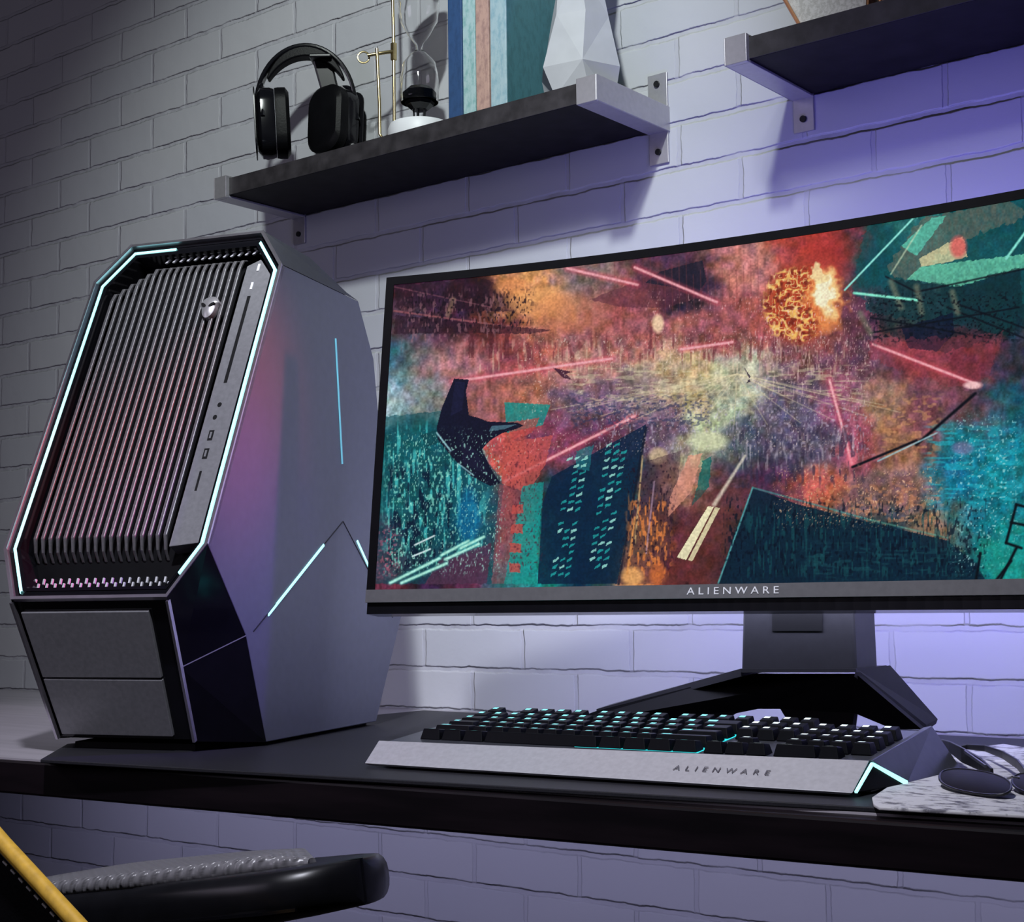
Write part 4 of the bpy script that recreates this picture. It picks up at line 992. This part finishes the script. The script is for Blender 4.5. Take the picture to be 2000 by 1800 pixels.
# ---------------------------------------------------------------- terrariums on the right shelf
STONE = mottled_material('white_gravel', (.70, .69, .66), (.93, .92, .90), 260, (1, 1, 1), .8)
def terrarium(label, pxl, pxr, pxlt, pxrt, yf, stone, gl):
    a_ = at(pxl, 20, 1, yf)[0]; b2 = at(pxr, 20, 1, yf)[0]; a2 = at(pxlt, 0, 1, yf)[0]; b3 = at(pxrt, 0, 1, yf)[0]
    T = thing('geometric_terrarium', label, 'terrarium', ((a_ + b2) / 2, yf + .04, ZT), 0, 'copper-edged terrariums on the right shelf')
    ox = (a_ + b2) / 2
    k = 2.2; H = .10
    bt = [(a_ - ox, -.035, .0026), (b2 - ox, -.035, .0026), (b2 - ox, .035, .0026), (a_ - ox, .035, .0026)]
    dl = (a2 - a_) * k; dr = (b3 - b2) * k
    tp = [(a_ - ox + dl, -.045, H), (b2 - ox + dr, -.045, H), (b2 - ox + dr, .045, H), (a_ - ox + dl, .045, H)]
    ed = [(bt[i], bt[(i + 1) % 4]) for i in range(4)] + [(tp[i], tp[(i + 1) % 4]) for i in range(4)] + [(bt[i], tp[i]) for i in range(4)]
    build('frame', [tube([p, q_], .0022, 8) for p, q_ in ed], COPPER, T)
    ins_ = lambda p, c_, k_: tuple(Vector(c_).lerp(Vector(p), k_))
    cb_ = sum((Vector(p) for p in bt), Vector()) / 4; ct_ = sum((Vector(p) for p in tp), Vector()) / 4
    zf = stone
    lo = [ins_(p, cb_, .95) for p in bt]; hi = [tuple(Vector(ins_(p, cb_, .95)).lerp(Vector(ins_(q_, ct_, .95)), zf)) for p, q_ in zip(bt, tp)]
    build('gravel', [hexa(lo, hi)], STONE if gl else mat('pink_gravel', (.42, .24, .20), .7, noise=(200, .6, 1.3)), T)
terrarium('copper-edged terrarium full of white gravel at the left end of the right shelf', 1566, 1690, 1533, 1698, -.125, .8, True)
terrarium('copper-edged terrarium with pinkish filling right of the white gravel one', 1718, 1815, 1712, 1830, -.125, .7, False)

# ---------------------------------------------------------------- gaming chair
CH = Vector((-1.02, -1.30, -.74))
ch_ = thing('gaming_chair', 'black gaming chair with yellow piping at the lower left, facing the desk', 'chair', tuple(CH))
def cl(p): return tuple(Vector(p) - CH)
# armrest pad: closed outline (px, py at the pad's upper rim) on a plane rising to the right
WEAVE = bpy.data.materials.new('woven_pad'); WEAVE.use_nodes = True
nt = WEAVE.node_tree; b = nt.nodes['Principled BSDF']; b.inputs['Base Color'].default_value = (.17, .165, .18, 1); b.inputs['Roughness'].default_value = .33
tc = nt.nodes.new('ShaderNodeTexCoord'); mpn = nt.nodes.new('ShaderNodeMapping'); mpn.inputs['Rotation'].default_value = (0, 0, R(35))
wv = nt.nodes.new('ShaderNodeTexWave'); wv.inputs['Scale'].default_value = 75; wv.inputs['Distortion'].default_value = 1.2
mp2 = nt.nodes.new('ShaderNodeMapping'); mp2.inputs['Rotation'].default_value = (0, 0, R(-55)); wv2 = nt.nodes.new('ShaderNodeTexWave'); wv2.inputs['Scale'].default_value = 45
mm = nt.nodes.new('ShaderNodeMath'); mm.operation = 'MULTIPLY'; bp = nt.nodes.new('ShaderNodeBump'); bp.inputs['Strength'].default_value = .7; bp.inputs['Distance'].default_value = .0022
nt.links.new(tc.outputs['Object'], mpn.inputs[0]); nt.links.new(mpn.outputs[0], wv.inputs[0]); nt.links.new(tc.outputs['Object'], mp2.inputs[0]); nt.links.new(mp2.outputs[0], wv2.inputs[0])
nt.links.new(wv.outputs['Fac'], mm.inputs[0]); nt.links.new(wv2.outputs['Fac'], mm.inputs[1]); nt.links.new(mm.outputs[0], bp.inputs['Height']); nt.links.new(bp.outputs[0], b.inputs['Normal'])
E0 = Vector(at(104, 1722, 1, -1.00)); E1 = Vector(at(704, 1662, 1, -.98))
ax_ = (E1 - E0); Lr = ax_.length; ax_.normalize(); wdv = Vector((0, 1, 0)); wdv = (wdv - ax_ * wdv.dot(ax_)).normalized(); upv = ax_.cross(wdv).normalized()
def arm_sec(t, sw, z0, z1):
    """rounded rectangular section of the arm pad"""
    c = E0 + ax_ * (t * Lr)
    pts = rrect(2 * sw, z1 - z0, min(.012, (z1 - z0) * .45), 4)
    return [cl(c + wdv * a_ + upv * (b2 + (z0 + z1) / 2)) for a_, b2 in pts]
W0 = .076
secs = []
for t in [0, .02, .06, .12, .22, .35, .5, .65, .78, .88, .95, .985, 1.0]:
    e_ = min(t, 1 - t); sw = W0 * (1 - math.exp(-(e_ + .012) / .045) ** 1.0) + .006
    sw = W0 * math.sqrt(max(.05, 1 - max(0, (1 - e_ / .10)) ** 2))
    secs.append((t, sw * (1 - .38 * t)))
arm = build('armrest', [loft([arm_sec(t, sw, -.052 + .020 * t, -.004) for t, sw in secs])], BLACK, ch_, smooth=True)
build('arm_pad', [loft([arm_sec(t, sw * .90 * math.sqrt(max(.02, min(1, (.86 - t) / .35))), -.008, .0045) for t, sw in secs if t < .86] + [arm_sec(.86, .004, -.008, -.001)])], WEAVE, arm, smooth=True)
build('arm_lip', [quadbar([Vector(arm_sec(t, sw, -.01, 0)[10]) + Vector((0, -.001, -.022)) for t, sw in secs[2:-2]], .002, .002, (0, 1, 0), (0, 0, 1))], GLOSSB, arm)
sup = [cl(at(x, y, 1, -1.0)) for x, y in ((250, 1760), (300, 1820), (330, 1900), (420, 1900), (470, 1800), (515, 1756), (545, 1728), (330, 1740))]
build('arm_support', [hexa(sup, [tuple(Vector(p) + Vector((0, .045, 0))) for p in sup])], BLACK, ch_, bevel=.003)
# backrest wing
Y0 = -1.14
bkp = [(-260, 1345), (6, 1650), (148, 1802), (330, 2010), (260, 2150), (-300, 2150), (-420, 1600)]
fr = [cl(at(x, y, 1, Y0)) for x, y in bkp]; bkk = [tuple(Vector(p) + Vector((-.075, .05, -.03))) for p in fr]
brest = build('backrest', [hexa(fr, bkk)], LEATHER, ch_, bevel=.006)
tag(build('piping', [tube([cl(at(x, y, 1, Y0 - .002)) for x, y in ((-262, 1343), (-90, 1535), (8, 1648), (80, 1726), (150, 1802), (332, 2010))], .0048, 10)], YELLOW, ch_, smooth=True), 'bright yellow piping')
for k in range(13):
    t = k / 13.; x = -40 + 200 * t; y = 1632 + 215 * t
    build('stitch', [tube([cl(at(x, y, 1, Y0 - .0015)), cl(at(x + 8, y + 8.6, 1, Y0 - .0015))], .0007, 6)], THREAD, brest)
SX, SY = CH.x, CH.y
build('seat', [loft([[cl((SX + a_ * k, SY + b2 * k + .12, z)) for a_, b2 in rrect(.50, .50, .08)] for k, z in ((.92, -.36), (1, -.34), (1, -.28), (.9, -.255))])], LEATHER, ch_, smooth=True)
build('backrest_mount', [box(cl((SX, 0, 0))[0] - .20, cl((SX, 0, 0))[0] + .05, -.02, .06, .36, .42)], BLACK, ch_)
build('arm_post', [quadbar([Vector(sup[2]) + Vector((.02, .02, .01)), Vector((.12, .22, .42))], .03, .03, (1, 0, 0), (0, 1, 0))], BLACK, ch_)
build('gas_column', [tube([(0, .12, .08), (0, .12, .40)], .026, 20)], BLACK, ch_, smooth=True)
for k in range(5):
    a_ = k * 2 * math.pi / 5 + .3; q_ = (.28 * math.cos(a_), .12 + .28 * math.sin(a_))
    lg = build('base_leg', [quadbar([(0, .12, .095), (q_[0], q_[1], .065)], [.06, .035], [.035, .02], (-math.sin(a_), math.cos(a_), 0), (0, 0, 1))], BLACK, ch_, bevel=.004)
    build('caster', [tube([(q_[0] - .02 * math.sin(a_), q_[1] + .02 * math.cos(a_), .0275), (q_[0] + .02 * math.sin(a_), q_[1] - .02 * math.cos(a_), .0275)], .0275, 18)], BLACK, lg, smooth=True)
